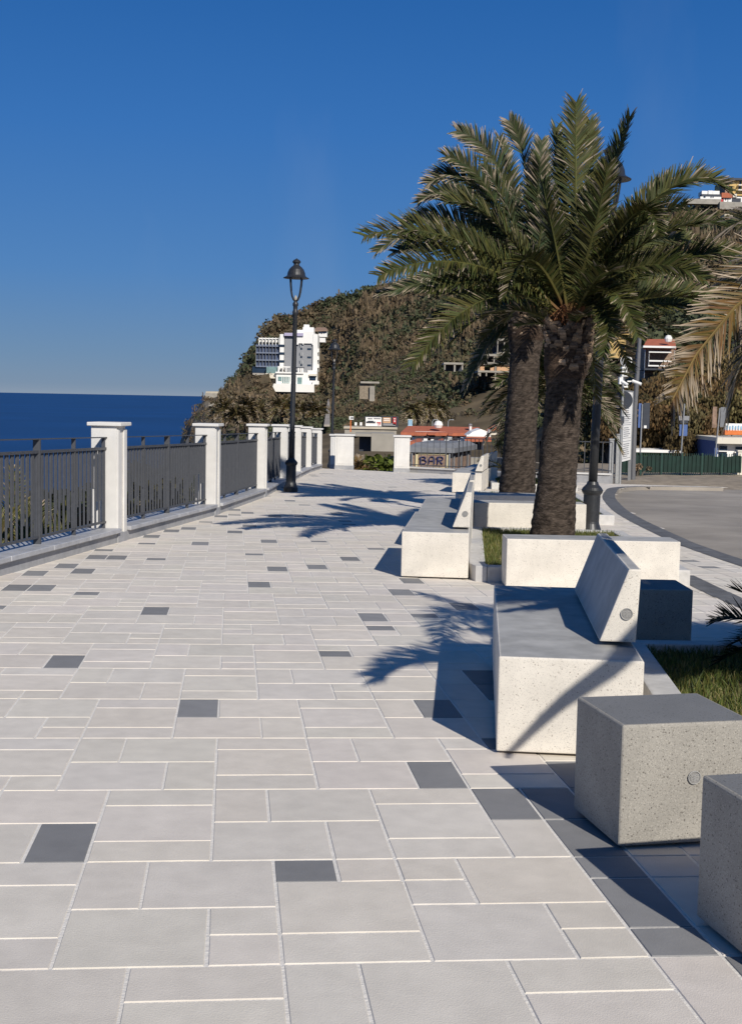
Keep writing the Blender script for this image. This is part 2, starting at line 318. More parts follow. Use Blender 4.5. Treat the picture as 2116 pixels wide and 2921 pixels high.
def emit(u0, u1, v0, v1):
    c = uv2xy((u0+u1)/2, (v0+v1)/2)
    if not(-6 < c[1] < yfar(c[0]) and FX(c[1])-.15 < c[0] < IX(c[1])+.12): return
    hit = any(u0 <= a <= u1 and v0 <= b <= v1 for a, b in DUV); df = c[0]-FX(c[1]); pd = .006
    if df < 1.1: pd = .05
    if 0 < c[1] < 30 and -.5 < c[0]-np.interp(c[1], [0,4,8,13,18,30], [1.3,.9,.95,.3,.55,1.6]) < .2: pd = .03
    dk = hit or rng.random() < pd
    if dk and u1-u0 == 2:
        um = (u0+u1)/2; left = any(u0 <= a <= um and v0 <= b <= v1 for a, b in DUV); right = any(um < a <= u1 and v0 <= b <= v1 for a, b in DUV)
        if not(left or right): left = rng.random() < .5; right = not left
        tiles.append((u0, um, v0, v1, left, uv2xy((u0+um)/2,(v0+v1)/2))); tiles.append((um, u1, v0, v1, right, uv2xy((u1+um)/2,(v0+v1)/2)))
    else: tiles.append((u0, u1, v0, v1, dk, c))
for j in range(-56, 14):
    v = 4*j
    for b in range(-14, 16):
        s0 = ((3+3*j) % 5)+5*b
        for v0, v1 in ((0,1),(1,3),(3,4)):
            if v1-v0 == 1 and rng.random() < .12: emit(s0, s0+1, v+v0, v+v1); emit(s0+1, s0+2, v+v0, v+v1)
            else: emit(s0, s0+2, v+v0, v+v1)
        a0 = s0+2
        for (x0, x1, v0, v1) in ((0,1,0,2),(1,3,0,2),(0,2,2,4),(2,3,2,4)):
            if x1-x0 == 1 and rng.random() < .25: emit(a0+x0, a0+x1, v+v0, v+v0+1); emit(a0+x0, a0+x1, v+v0+1, v+v1)
            else: emit(a0+x0, a0+x1, v+v0, v+v1)
V = []; Q = []; K = []
for (u0, u1, v0, v1, hit, c) in tiles:
    if hit: k = np.array([.25,.246,.243])*rng.uniform(.86,1.12)
    else: k = np.array([.69,.628,.55])*rng.uniform(.96,1.035)*np.array([1+rng.uniform(-.012,.012), 1, 1+rng.uniform(-.03,.012)])
    g = .0052/TU; b = len(V); jt = lambda: rng.uniform(-.0016,.0016)/TU
    cs = [(u0+g,v1-g),(u1-g,v1-g),(u1-g,v0+g),(u0+g,v0+g)]; cs = [(a+jt(), d+jt()) for a, d in cs]
    dz = rng.uniform(-.0006,.0006)
    e = .0028/TU
    ins = [(cs[0][0]+e,cs[0][1]-e),(cs[1][0]-e,cs[1][1]-e),(cs[2][0]-e,cs[2][1]+e),(cs[3][0]+e,cs[3][1]+e)]
    for (a, d) in ins:
        p = uv2xy(a, d); V.append((p[0], p[1], gz(*p)+dz))
    for (a, d) in cs:
        p = uv2xy(a, d); V.append((p[0], p[1], gz(*p)+dz-.0035))
    Q += [(b,b+1,b+2,b+3)]+[(b+4+i,b+4+(i+1)%4,b+(i+1)%4,b+i) for i in range(4)]; K += [k]*8
tag(np_mesh('pavement', V, Q, M['tile'], np.array(K)), kind='structure')
V = []; Q = []; ys = np.arange(-6, 50, .5); nx = 9
for y in ys:
    for t in np.linspace(0, 1, nx):
        x = FX(y)-.25+t*(min(IX(y), 9)+.15-FX(y)+.25); yy = min(y, yfar(x)+.1); V.append((x, yy, gz(x,yy)-.0035))
Q = [(i*nx+j,i*nx+j+1,(i+1)*nx+j+1,(i+1)*nx+j) for i in range(len(ys)-1) for j in range(nx-1)]
tag(np_mesh('pavement_joints', V, Q, M['grout']), kind='structure')
# dark kerb band along the road, its step, the road and the dirt verge
def offs(pts, d):
    r = []
    for i, p in enumerate(pts):
        a = np.array(pts[max(i-1,0)]); b = np.array(pts[min(i+1,len(pts)-1)]); t = (b-a)/np.linalg.norm(b-a); r.append(np.array(p)+np.array([t[1],-t[0]])*d)
    return r
def smooth_pts(pts, k=4):
    pts = [np.array(p, float) for p in pts]; r = []
    for i in range(len(pts)-1):
        p0, p1, p2, p3 = pts[max(i-1,0)], pts[i], pts[i+1], pts[min(i+2,len(pts)-1)]
        for t in np.linspace(0, 1, k, endpoint=False):
            r.append(.5*((2*p1)+(-p0+p2)*t+(2*p0-5*p1+4*p2-p3)*t*t+(-p0+3*p1-3*p2+p3)*t**3))
    return r+[pts[-1]]
inn = smooth_pts(INN); out = offs(inn, .30); b = MB()
for i in range(len(inn)-1):
    A, B, Cc, D = inn[i], out[i], out[i+1], inn[i+1]
    t = lambda p, h: (p[0], p[1], gz(p[0],p[1])+h)
    b.add([t(A,.005), t(B,.005), t(Cc,.005), t(D,.005)], [(0,1,2,3)])
    b.add([t(B,.005), t(B,-.14), t(Cc,-.14), t(Cc,.005)], [(0,1,2,3)], 1)
tag(b.build('kerb', [M['band'], M['asphalt']]), kind='structure')
V = []; ys = np.concatenate([np.arange(-8, 36.5, .5), [36.6,37.2,37.8,38.4,39.2,40,40.8]]); nx = 14
for y in ys:
    x0 = IX(y)+.1
    for t in np.linspace(0, 1, nx): x = x0+t**1.5*(60-x0); V.append((x, y, gz(min(x,14), y)-.10+.01*math.sin(x*2+y)))
Q = [(i*nx+j,i*nx+j+1,(i+1)*nx+j+1,(i+1)*nx+j) for i in range(len(ys)-1) for j in range(nx-1)]
tag(np_mesh('road', V, Q, M['asphalt'], smooth=True), kind='structure')
V = []; ys = np.linspace(38.9, 52, 18); xs = np.linspace(6.6, 60, 60)
for y in ys:
    for x in xs: V.append((x, y+.35*math.sin(x*1.3)*(y < 39), gz(min(x,14), 40)-.115+min(1,(y-38.9)/3)*.16+.02*math.sin(x*3.1+y*2)))
Q = [(i*60+j,i*60+j+1,(i+1)*60+j+1,(i+1)*60+j) for i in range(len(ys)-1) for j in range(59)]
tag(np_mesh('dirt_verge', V, Q, M['dirt'], smooth=True), kind='structure')
b = MB()
for y in np.arange(9, 13.8, .46):
    x = np.interp(y, [9,12.4,13.8], [3.5,3.34,3.34]); b.add([(q[0],q[1],gz(*q)+.004) for q in ((x,y),(x+.27,y),(x+.27,y+.452),(x,y+.452))], [(0,1,2,3)])
tag(b.build('dark_paving_strip', M['band']), kind='structure')

# ---------------------------------------------------------------- sea-side wall, pillars, railings
PY = [6.2,11.2,16.25,21.3,26.6,32,37.3,42.6,47.9]
w = MB(); kc = MB()
for i in range(len(PY)-1):
    n = 4; yy = np.linspace(PY[i]-.2, PY[i+1]-.2, n+1)
    for a, c in zip(yy[:-1], yy[1:]):
        P = lambda y, d, h: (FX(y)+d, y, gz(FX(y),y)+h)
        w.hexa([P(a,-.34,-2.2),P(a,0,-.05),P(c,0,-.05),P(c,-.34,-2.2)], [P(a,-.34,.125),P(a,0,.125),P(c,0,.125),P(c,-.34,.125)])
    yy = np.linspace(PY[i]+.19, PY[i+1]-.19, 5)
    for a, c in zip(yy[:-1], yy[1:]):
        kc.hexa([P(a,-.42,.128),P(a,.055,.128),P(c-.006,.055,.128),P(c-.006,-.42,.128)], [P(a,-.42,.185),P(a,.055,.185),P(c-.006,.055,.185),P(c-.006,-.42,.185)])
t = thing('low_wall', (FX(10), 10, gz(FX(10),10)), 'long low grey stone wall with marble coping under the sea railing', 'wall')
w.build('wall', M['wallgrey'], t, True); kc.build('coping', M['marble'], t, True, bevel=.008, seg=1)
PN = ['white plaster pillar at the left edge, beside the nearest railing','white pillar left of the frame, at the near end of the railing','nearest tall white plaster pillar, standing against the blue sea','second white pillar from the left, against the foot of the cliff','white pillar just left of the near lamp post','white pillar partly hidden behind the near lamp post','white pillar just right of the near lamp post','second white pillar to the right of the near lamp post','last white pillar of the row, beside the far lamp post']
for i, y in enumerate(PY):
    if i == 0: continue
    x = FX(y)-.17; d = math.atan2(FX(y+1)-FX(y-1), 2); z = gz(FX(y), y)
    t = thing('pillar', (x, y, z), PN[i], 'pillar', 'white pillars of the sea railing', -d)
    b = MB(); b.box(-.18,.155,-.18,.18,.10,1.482); b.box(.155,.178,-.18,-.10,.10,1.44); b.box(.155,.178,.06,.18,.10,1.44); b.build('shaft', M['white'], t, bevel=.006, seg=1)
    b = MB(); b.box(-.222,.222,-.225,.225,1.482,1.53); b.build('cap', M['white'], t, bevel=.008, seg=1)
    b = MB(); b.box(-.187,.184,-.187,.187,-.05,.12); b.build('plinth', M['wallgrey'], t)
for i in range(len(PY)-1):
    y0, y1 = PY[i]+.17, PY[i+1]-.17; P = lambda y, h, d=0: (FX(y)-.17+d, y, gz(FX(y),y)+h)
    t = thing('railing', P((y0+y1)/2, 0), ['railing bay left of the picture edge','nearest dark grey railing bay, running out of frame at left','dark grey railing bay between the nearest two pillars in view','dark grey railing bay left of the near lamp post','dark grey railing bay behind the near lamp post','dark grey railing bay right of the near lamp post, short in view','narrow looking dark railing bay, second right of the near lamp','farthest dark railing bay, ending at the far lamp post'][i], 'railing', 'railing bays along the sea wall')
    def bar(mb, ya, yb, h, hw, hh, d=0):
        for a, c in zip(np.linspace(ya,yb,4)[:-1], np.linspace(ya,yb,4)[1:]):
            mb.hexa([P(a,h-hh,-hw+d),P(a,h-hh,hw+d),P(c,h-hh,hw+d),P(c,h-hh,-hw+d)], [P(a,h+hh,-hw+d),P(a,h+hh,hw+d),P(c,h+hh,hw+d),P(c,h+hh,-hw+d)])
    def up(mb, y, h0, h1, wy, wx):
        mb.hexa([P(y-wy,h0,-wx),P(y-wy,h0,wx),P(y+wy,h0,wx),P(y+wy,h0,-wx)], [P(y-wy,h1,-wx),P(y-wy,h1,wx),P(y+wy,h1,wx),P(y+wy,h1,-wx)])
    b = MB(); bar(b, y0, y1, 1.335, .035, .006); b.build('handrail', M['rail'], t, True)
    b = MB(); bar(b, y0, y1, 1.195, .025, .016); b.build('top_rail', M['rail'], t, True)
    b = MB(); bar(b, y0, y1, .262, .022, .012); b.build('bottom_rail', M['rail'], t, True)
    for q, wd_ in ((.012,.02),(.27,.022),(.52,.038),(.76,.022),(.988,.02)):
        b = MB(); y = y0+(y1-y0)*q; up(b, y, .187, 1.33, .012 if wd_ < .03 else .016, wd_); b.build('post', M['rail'], t, True)
    b = MB(); y = y0+.1; k = 0
    while y < y1-.05:
        up(b, y, .27, 1.18, .004, .0112)
        for dd in (.026, .052):
            hh = .30+.42*abs(math.sin(k*1.9+1.4)); up(b, y+dd, hh, 1.18, .0035, .0095)
        b.hexa([P(y+.02,hh,-.012),P(y+.02,hh,.012),P(y+.058,hh,.012),P(y+.058,hh,-.012)],[P(y+.02,hh+.01,-.012),P(y+.02,hh+.01,.012),P(y+.058,hh+.01,.012),P(y+.058,hh+.01,-.012)])
        y += .137; k += 1
    b.build('bar_panel', M['rail'], t, True)

# ---------------------------------------------------------------- lamp posts
def lamp(loc, label, sc_=1, lean=0):
    t = thing('street_lamp', loc, label, 'street lamp', 'black lantern lamp posts'); t.scale = (sc_,)*3; t.rotation_euler = (0, lean, 0)
    b = MB(); b.lathe([(.165,-.03),(.165,.10),(.15,.12),(.135,.16),(.118,.21),(.113,.24),(.113,.60),(.125,.615),(.14,.64),(.145,.665),(.125,.70),(.085,.74),(.07,.78)], n=28); b.build('pedestal', M['lamp'], t, smooth=False)
    b = MB(); b.lathe([(.060,.76),(.058,1.5),(.052,3.2),(.049,3.98),(.062,4.0),(.066,4.06),(.05,4.10),(.05,4.18),(.064,4.20),(.064,4.25),(.04,4.28),(.03,4.32)], n=22); b.build('pole', M['lamp'], t, smooth=True)
    L_ = MB(); L_.lathe([(.19,4.795),(.285,4.80),(.292,4.81),(.225,4.845),(.205,4.87),(.195,4.93),(.165,5.0),(.115,5.055),(.085,5.075),(.065,5.10),(.062,5.125),(.09,5.15),(.092,5.18),(.06,5.215),(.03,5.225),(.012,5.245)], n=24); L_ = L_.build('lantern_roof', M['lamp'], t)
    for k in range(4):
        g = R_(45+90*k); c, s_ = math.cos(g), math.sin(g)
        b = MB(); b.tube([(r*c, r*s_, z) for r, z in ((.02,4.29),(.07,4.33),(.115,4.41),(.145,4.52),(.165,4.66),(.18,4.82))], .018, 8); b.build('lantern_arm', M['lamp'], L_)
    b = MB(); b.lathe([(.02,4.3),(.038,4.34),(.03,4.39),(.005,4.43)], n=12); b.build('lamp_tip', M['conc'], L_, smooth=True)
    return t
p = G(829,1403); lamp(p, 'near black lantern lamp post beside the sea railing', 1.0, .013)
p = G(945,1332); lamp(p, 'far black lantern lamp post by the last white pillar', 1.0, .012)
lamp((3.25,18.75,gz(3.25,18.75)-.02), 'black lamp post right of the twin palms, its lantern among the fronds', 1.09, .02)

# ---------------------------------------------------------------- cast stone seats
def emblem(parent, x, y, z, r=.045):
    b = MB(); n = 28
    vs = [(x+r*math.cos(2*math.pi*k/n), y-.004, z+r*math.sin(2*math.pi*k/n)) for k in range(n)]+[(x+r*math.cos(2*math.pi*k/n), y+.004, z+r*math.sin(2*math.pi*k/n)) for k in range(n)]
    b.add(vs, [tuple(range(n))]+[(k,n+k,n+(k+1)%n,(k+1)%n) for k in range(n)])
    ring = [(x+r*math.cos(2*math.pi*k/n), y-.006, z+r*math.sin(2*math.pi*k/n)) for k in range(n+1)]; b.tube(ring, r*.075, 6, 1)
    for k, q in enumerate((.25,0,-.25,-.5)):
        wv = [(x+r*a*(.78-.25*abs(q)), y-.005, z+r*(q+.17*abs(a)*1.2-.06*math.cos(a*9))) for a in np.linspace(-1,1,13)]; b.tube(wv, r*.06, 5, 1)
    b.build('emblem', [M['emblem'], M['cast_top']], parent)
def rounded(name, t, x0, x1, y0, y1, z0, z1, mats, bev=.011):
    b = MB(); b.box(x0,x1,y0,y1,z0,z1,0,1); return b.build(name, mats, t, bevel=bev, seg=3)
def bench(FL, rot, L, label, W=.70):
    t = thing('bench', (FL[0],FL[1],gz(*FL)), label, 'bench', 'cream stone benches facing the sea', rot)
    mats = [M['cast'], M['cast_top']]
    rounded('seat_block', t, 0, W, 0, L, .012, .484, mats)
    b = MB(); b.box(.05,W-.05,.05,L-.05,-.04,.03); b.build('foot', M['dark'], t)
    b = MB(); q = [(.515,.508),(.70,.508),(.715,.885),(.652,.885)]; y0, y1 = .36, L-.28
    b.add([(x,y0,z) for x,z in q]+[(x,y1,z) for x,z in q], [(0,1,2,3),(7,6,5,4),(1,0,4,5),(2,1,5,6)]); b.add([(q[3][0],y0,q[3][1]),(q[2][0],y0,q[2][1]),(q[2][0],y1,q[2][1]),(q[3][0],y1,q[3][1])], [(0,1,2,3)], 1); b.add([(q[0][0],y0,q[0][1]),(q[3][0],y0,q[3][1]),(q[3][0],y1,q[3][1]),(q[0][0],y1,q[0][1])], [(0,1,2,3)], 1)
    o = b.build('backrest', mats, t, bevel=.01, seg=2)
    for ya in (y0+.25, y1-.5): b = MB(); b.box(.58,.68,ya,ya+.25,.48,.512); b.build('bracket', M['dark'], t)
    emblem(o, .648, y0-.001, .655, .029)
    return t
b0 = bench((.635,6.1), -.085, 2.42, 'nearest cream stone bench with backrest, facing the sea')
copy_thing(b0, (.325,13.18,gz(.3,13.2)), -.09, 'second cream stone bench with backrest, beside the twin palm planter')
copy_thing(b0, (.60,16.25,gz(.6,16.3)), -.085, 'third cream stone bench, directly behind the second one')
copy_thing(b0, (1.93,30.4,gz(2,30.4)), -.16, 'small looking far cream bench with its backrest in shade')
copy_thing(b0, (2.45,34.3,gz(2.5,34.3)), -.2, 'farthest cream bench, close to the BAR railing')
def long_seat(FL, rot, L, W, label):
    t = thing('long_seat', (FL[0],FL[1],gz(*FL)), label, 'stone seat', 'backless long stone seats', rot)
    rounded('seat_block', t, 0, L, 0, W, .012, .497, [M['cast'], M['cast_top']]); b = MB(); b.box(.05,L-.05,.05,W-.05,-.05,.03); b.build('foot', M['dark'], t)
long_seat((1.35,12.5), .005, 1.72, .44, 'long backless cream seat in front of the twin palms')
long_seat((1.49,18.34), .01, 1.63, .5, 'long backless cream seat behind the front trunk, nearer of the two there')
long_seat((1.40,20.43), .01, 1.9, .6, 'long backless cream seat before the rear trunk, farther of the two there')
def stool(FL, rot, label, mats, W=.52, D=.46, em=True, gx=.3):
    t = thing('stone_cube_seat', (FL[0],FL[1],gz(*FL)), label, 'stone seat', 'cube stone seats', rot)
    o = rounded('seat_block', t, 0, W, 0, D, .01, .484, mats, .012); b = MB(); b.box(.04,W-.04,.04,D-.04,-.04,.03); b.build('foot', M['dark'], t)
    if em: emblem(o, gx, -.001, .27, .025)
gm = [M['grey_cast'], M['grey_top']]
stool((.968,4.72), .215, 'grey speckled cube seat with round emblem on its front', gm, .54, .47)
stool((1.2,3.56), .235, 'dark side grey cube seat cut by the right picture edge', gm, .54, .48)
stool((1.76,8.87), .0, 'cube seat in full shade behind the nearest bench back', gm, .52, .52)

# ---------------------------------------------------------------- planters with lawn
def planter(poly, label, glabel, near, nb, hmax=.10, kh=.165, kw=.17):
    cx, cy = np.mean(poly, 0); t = thing('planter', (cx, cy, gz(cx,cy)), label, 'planter', 'kerbed lawn planters')
    n = len(poly); P = np.array(poly, float); ins = []
    for i in range(n):
        a = P[i]-P[i-1]; c = P[(i+1)%n]-P[i]; a /= np.linalg.norm(a); c /= np.linalg.norm(c)
        na_ = np.array([-a[1],a[0]]); nc = np.array([-c[1],c[0]]); bs = na_+nc; bs /= np.linalg.norm(bs); ins.append(P[i]+bs*kw/max(.4, bs@nc))
    b = MB()
    for i in range(n):
        j = (i+1)%n; k = max(1, int(np.linalg.norm(P[j]-P[i])/1.0))
        for q in range(k):
            f = lambda A, B, t: A+(B-A)*t
            g = .004/np.linalg.norm(P[j]-P[i]) if k > 1 else 0
            o0, o1 = f(P[i],P[j],q/k+g), f(P[i],P[j],(q+1)/k); i0, i1 = f(ins[i],ins[j],q/k+g), f(ins[i],ins[j],(q+1)/k)
            z = lambda p, h: (p[0], p[1], gz(*p)+h)
            b.hexa([z(o0,-.03),z(o1,-.03),z(i1,-.03),z(i0,-.03)], [z(o0,kh),z(o1,kh),z(i1,kh),z(i0,kh)])
    b.build('kerb', M['kerb'], t, True, bevel=.012, seg=2)
    b = MB(); b.prism([tuple(p) for p in ins], lambda x, y: gz(x,y)-.03, lambda x, y: gz(x,y)+.10); b.build('soil', M['soil'], t, True)
    I = np.array(ins); lo, hi = I.min(0), I.max(0); pts = rng.uniform(lo, hi, (nb*3, 2))
    inside = np.zeros(len(pts), bool)
    for i in range(n):
        x1, y1 = I[i]; x2, y2 = I[(i+1)%n]; cnd = ((y1 > pts[:,1]) != (y2 > pts[:,1])); inside ^= cnd & (pts[:,0] < (x2-x1)*(pts[:,1]-y1)/((y2-y1) if y2 != y1 else 1e-9)+x1)
    pts = pts[inside]
    if near: pts = pts[near(pts)]
    pts = pts[:nb]; m_ = len(pts); h = rng.uniform(.35,1,m_)*hmax; a = rng.uniform(0,2*np.pi,m_); wv = rng.uniform(.003,.0055,m_)*(1 if nb > 15000 else 1.6)
    base = np.c_[pts, np.array([gz(*p) for p in pts])+.098]; d = np.c_[np.cos(a),np.sin(a),0*a]; ln = np.c_[rng.normal(0,.35,m_)*h, rng.normal(0,.35,m_)*h, h]
    V = np.stack([base-d*wv[:,None], base+d*wv[:,None], base+ln*.6+d*wv[:,None]*.7, base+ln*.6-d*wv[:,None]*.7, base+ln+ln*np.array([.4,.4,0])], 1).reshape(-1,3)
    V = np.stack([base-d*wv[:,None], base+d*wv[:,None], base+ln+d*wv[:,None]*.25, base+ln-d*wv[:,None]*.25], 1).reshape(-1,3)
    Q = np.arange(m_*4).reshape(-1,4); k = np.array([.115,.15,.03])*rng.uniform(.55,1.3,(m_,1))*np.c_[rng.uniform(.8,1.45,m_),np.ones(m_),np.ones(m_)]
    dry = rng.random(m_) < .12; k[dry] = np.array([.30,.25,.10])
    tag(np_mesh('lawn', V, Q, M['grass'], np.repeat(k,4,0)), glabel, 'grass', kind='stuff')
planter([(1.44,5.55),(1.78,4.4),(2.3,2.4),(6.0,2.0),(5.6,8.9),(1.71,8.62)], 'near lawn planter with pale stone kerb behind the grey cube seat', 'dark green lawn growing in the near planter', lambda p: p[:,1] > 4.6, 52000, .075)
planter([(1.09,13.0),(1.2,12.95),(3.33,13.1),(3.6,18.1),(1.42,18.12),(1.04,13.25)], 'kerbed lawn planter around the front palm trunk', 'bright green lawn around the front palm trunk', lambda p: p[:,0] < 4, 26000, .10)
planter([(1.75,21.2),(4.1,21.3),(4.6,28.5),(2.2,28.3)], 'kerbed lawn planter around the rear palm trunk', 'green lawn around the rear palm trunk', None, 8000, .10)
planter([(3.1,32.8),(5.3,32.6),(6.0,37.3),(3.45,37.6)], 'far kerbed lawn planter with the round white stone', 'green lawn in front of the round white stone', None, 9000, .12)

# ---------------------------------------------------------------- palms
def nrm(a): return a/np.maximum(np.linalg.norm(a, axis=-1, keepdims=True), 1e-9)
GREEN = np.array([.052,.061,.020]); DGREEN = np.array([.041,.054,.024]); YEL = np.array([.20,.17,.05]); TAN = np.array([.45,.36,.26]); BRN = np.array([.22,.12,.055]); PALE = np.array([.52,.46,.38])
class Fr:
    def __init__(s): s.V = []; s.Q = []; s.K = []; s.n = 0
    def frond(s, b, mid, tip, ll=.40, n=78, dead=.25, tint=1., width=.017, v=.45, twist=0., rach=.022, green=None, bare=.12, droop=.10, pts=None):
        gcol = GREEN if green is None else green
        if pts is None:
            b, mid, tip = (np.array(q, float) for q in (b, mid, tip)); c = 2*mid-.5*(b+tip)
            bez = lambda t: (1-t)**2*b+2*t*(1-t)*c+t*t*tip
            dbz = lambda t: 2*(1-t)*(c-b)+2*t*(tip-c)
        else:
            sp_ = np.array(smooth_pts(pts, 12)); ar = np.r_[0, np.cumsum(np.linalg.norm(np.diff(sp_, axis=0), axis=1))]; ar /= ar[-1]
            bez = lambda t: np.stack([np.interp(t[:,0], ar, sp_[:,i]) for i in range(3)], 1)
            dbz = lambda t: bez(np.clip(t+.03,0,1))-bez(np.clip(t-.03,0,1))
        up = np.array([0,0,1.])
        def frame(t):
            T = nrm(dbz(t)); S = np.cross(T, up+np.zeros_like(T)); bad = np.linalg.norm(S, axis=-1, keepdims=True) < .25
            ref = np.array([.15,1.,.0]); S = np.where(bad, np.cross(T, ref+np.zeros_like(T)), S); S = nrm(S); N = np.cross(S, T)
            return T, S*math.cos(twist)+N*math.sin(twist), N*math.cos(twist)-S*math.sin(twist)
        # rachis
        tt = np.linspace(0,1,14)[:,None]; T, S, N = frame(tt); P = bez(tt); r = rach*(1-.85*tt)+.002
        ring = np.stack([P+S*r, P+N*r*.8, P-S*r, P-N*r*.8], 1).reshape(-1,3)
        q = [(i*4+k,i*4+(k+1)%4,(i+1)*4+(k+1)%4,(i+1)*4+k) for i in range(13) for k in range(4)]
        kc = np.repeat(np.where(tt < .12, BRN*.9, YEL*.75*(1-tt)+gcol*1.6*tt), 4, 0)
        s.push(ring, np.array(q), kc)
        for sd in (-1, 1):
            t = np.linspace(bare, .995, n)[:,None]+rng.uniform(-.004,.004,(n,1)); T, S, N = frame(t); P = bez(t)
            x = (t-bare)/(1-bare)
            L = ll*np.clip(.45+2.6*x, 0, 1)*np.clip(1.15-.62*x**3, .1, 1)*rng.uniform(.82,1.12,(n,1))
            ang = (1.12-.55*x)+rng.normal(0,.09,(n,1)); vv = v*rng.uniform(.4,1.6,(n,1))
            D = nrm(T*np.cos(ang)+(S*sd*np.cos(vv)+N*np.sin(vv))*np.sin(ang))
            W = nrm(np.cross(D, N+rng.normal(0,.35,(n,3)))); w = width*rng.uniform(.75,1.15,(n,1))
            M1 = P+D*L*.5; D2 = nrm(D-up*droop*rng.uniform(.2,2.,(n,1))); E = M1+D2*L*.5
            vs = np.stack([P-W*w*.5, P+W*w*.5, M1+W*w*.5, M1-W*w*.5, E+W*w*.12, E-W*w*.12], 1).reshape(-1,3)
            i = np.arange(n)[:,None]*6; q = np.concatenate([i+np.array([[0,1,2,3]]), i+np.array([[3,2,4,5]])], 0)
            g = gcol*tint*rng.uniform(.6,1.4,(n,1))*np.concatenate([rng.uniform(.85,1.35,(n,1)),np.ones((n,1)),rng.uniform(.7,1.2,(n,1))],1)
            dd = (rng.random((n,1)) < dead*(.12+1.5*x**1.6)); tipc = np.where(dd, TAN*rng.uniform(.6,1.25,(n,1)), g*1.25)
            midc = np.where(dd & (rng.random((n,1)) < .45), TAN*.75*rng.uniform(.6,1.2,(n,1)), g)
            s.push(vs, q, np.stack([g,g,midc,midc,tipc,tipc],1).reshape(-1,3))
    def push(s, v, q, k): s.V.append(v); s.Q.append(q+s.n); s.K.append(k); s.n += len(v)
    def rot_axis(s): pass
    def build(s, name, parent=None, m=None): return np_mesh(name, np.concatenate(s.V), np.concatenate(s.Q), m or M['leaf'], np.concatenate(s.K), parent=parent)
    def rosette(s, c, n, L, el=(-25,85), ll=.4, dead=.25, rad=.12, droop=1., nl=60, az=None, **kw):
        for i in range(n):
            e = R_(el[0]+(el[1]-el[0])*((i+.5)/n)**.85+random.uniform(-6,6)); a = (i*2.399+random.uniform(-.25,.25)) if az is None else random.uniform(*az)
            h = np.array([math.cos(a),math.sin(a),0]); l = L*random.uniform(.85,1.1); b = c+h*rad*math.cos(e)
            d0 = h*math.cos(e)+np.array([0,0,math.sin(e)]); sag = l*(.42*math.cos(e)+.05)*random.uniform(.75,1.25)*droop
            mid = b+d0*l*.52-np.array([0,0,sag*.25]); tip = b+d0*l*.97-np.array([0,0,sag])-h*sag*.12
            old = e < R_(5); s.frond(b, mid, tip, ll, nl, dead*(1.7 if old else 1), 1, twist=random.uniform(-.5,.5), **kw)
def trunk(t, base, top, r0, r1, boots=.75, name='trunk', nr=40, seed=1, rm=None):
    base, top = np.array(base), np.array(top); H = top[2]-base[2]; nz = int(H/.035); V = []; K = []; r = np.random.default_rng(seed)
    ph = r.uniform(0, 2*np.pi, nr); prev = np.zeros(nr)
    for i in range(nz+1):
        f = i/nz; c = base+(top-base)*f; hb = H*(1-f)
        rr = r0+(r1-r0)*min(1, f*1.25)
        if rm: rr = np.interp(f, *rm)
        if hb < boots: rr *= 1.0+.16*min(1, (boots-hb)/.25)
        prev = .5*prev+r.normal(0,.012,nr); ringj = .010*math.sin(i*1.9)+r.normal(0,.004)
        for k in range(nr):
            g = 2*math.pi*k/nr; q = rr*(1+prev[k]*1.0+ringj+.02*math.sin(3*g+ph[0])+.012*r.normal())
            V.append((c[0]+q*math.cos(g), c[1]+q*math.sin(g), c[2]))
            s_ = .75+.5*r.random(); cc = np.array([.098,.075,.058])*s_
            if hb < boots: cc = np.array([.085,.057,.04])*s_
            elif r.random() < .22: cc = cc*.5
            K.append(cc)
    Q = [(i*nr+k,i*nr+(k+1)%nr,(i+1)*nr+(k+1)%nr,(i+1)*nr+k) for i in range(nz) for k in range(nr)]
    return np_mesh(name, V, Q, M['trunk'], np.array(K), parent=t, smooth=True)
def boots(t, top, r, h, n, seed=2, name='leaf_bases'):
    """cut stalk ends left round the trunk below the crown"""
    rr = np.random.default_rng(seed); V = []; Q = []; K = []
    for i in range(n):
        a = i*2.399+rr.normal(0,.08); f = (i+.5)/n; z = top[2]-h*(1-f)+rr.normal(0,.01); R0 = r*(1.02+.12*f)
        h_ = np.array([math.cos(a),math.sin(a),0]); s_ = np.array([-h_[1],h_[0],0]); c = np.array([top[0],top[1],z])+h_*(R0-.03)
        w = rr.uniform(.035,.06); l = rr.uniform(.05,.13)*(1+.5*f); e = c+h_*l*.65+np.array([0,0,l*.85]); b = len(V)
        for p, ww, th in ((c,w*1.25,.05),(e,w,.02)):
            V += [p-s_*ww-np.array([0,0,th]), p+s_*ww-np.array([0,0,th]), p+s_*ww*.8+np.array([0,0,th]), p-s_*ww*.8+np.array([0,0,th])]
        Q += [(b,b+1,b+5,b+4),(b+1,b+2,b+6,b+5),(b+2,b+3,b+7,b+6),(b+3,b,b+4,b+7),(b+4,b+5,b+6,b+7)]
        d = np.array([.085,.058,.042])*rr.uniform(.6,1.3); e_ = (np.array([.42,.30,.20]) if rr.random() < .5 else np.array([.12,.09,.07]))*rr.uniform(.7,1.3); K += [d]*4+[e_]*4
    return np_mesh(name, V, Q, M['trunk'], np.array(K), parent=t)
def tw(b, t):
    d = np.array(t)-np.array(b); return -np.sign(d[0])*(random.uniform(1.05,1.4) if abs(d[2]) > 1.2*abs(d[0]) else random.uniform(.6,1.1)) if abs(d[0]) > .7*abs(d[1]) else random.uniform(-.3,.3)
Z5 = lambda p, Y: at(1000+p[0]*.6793, 250+p[1]*.6793, Y)
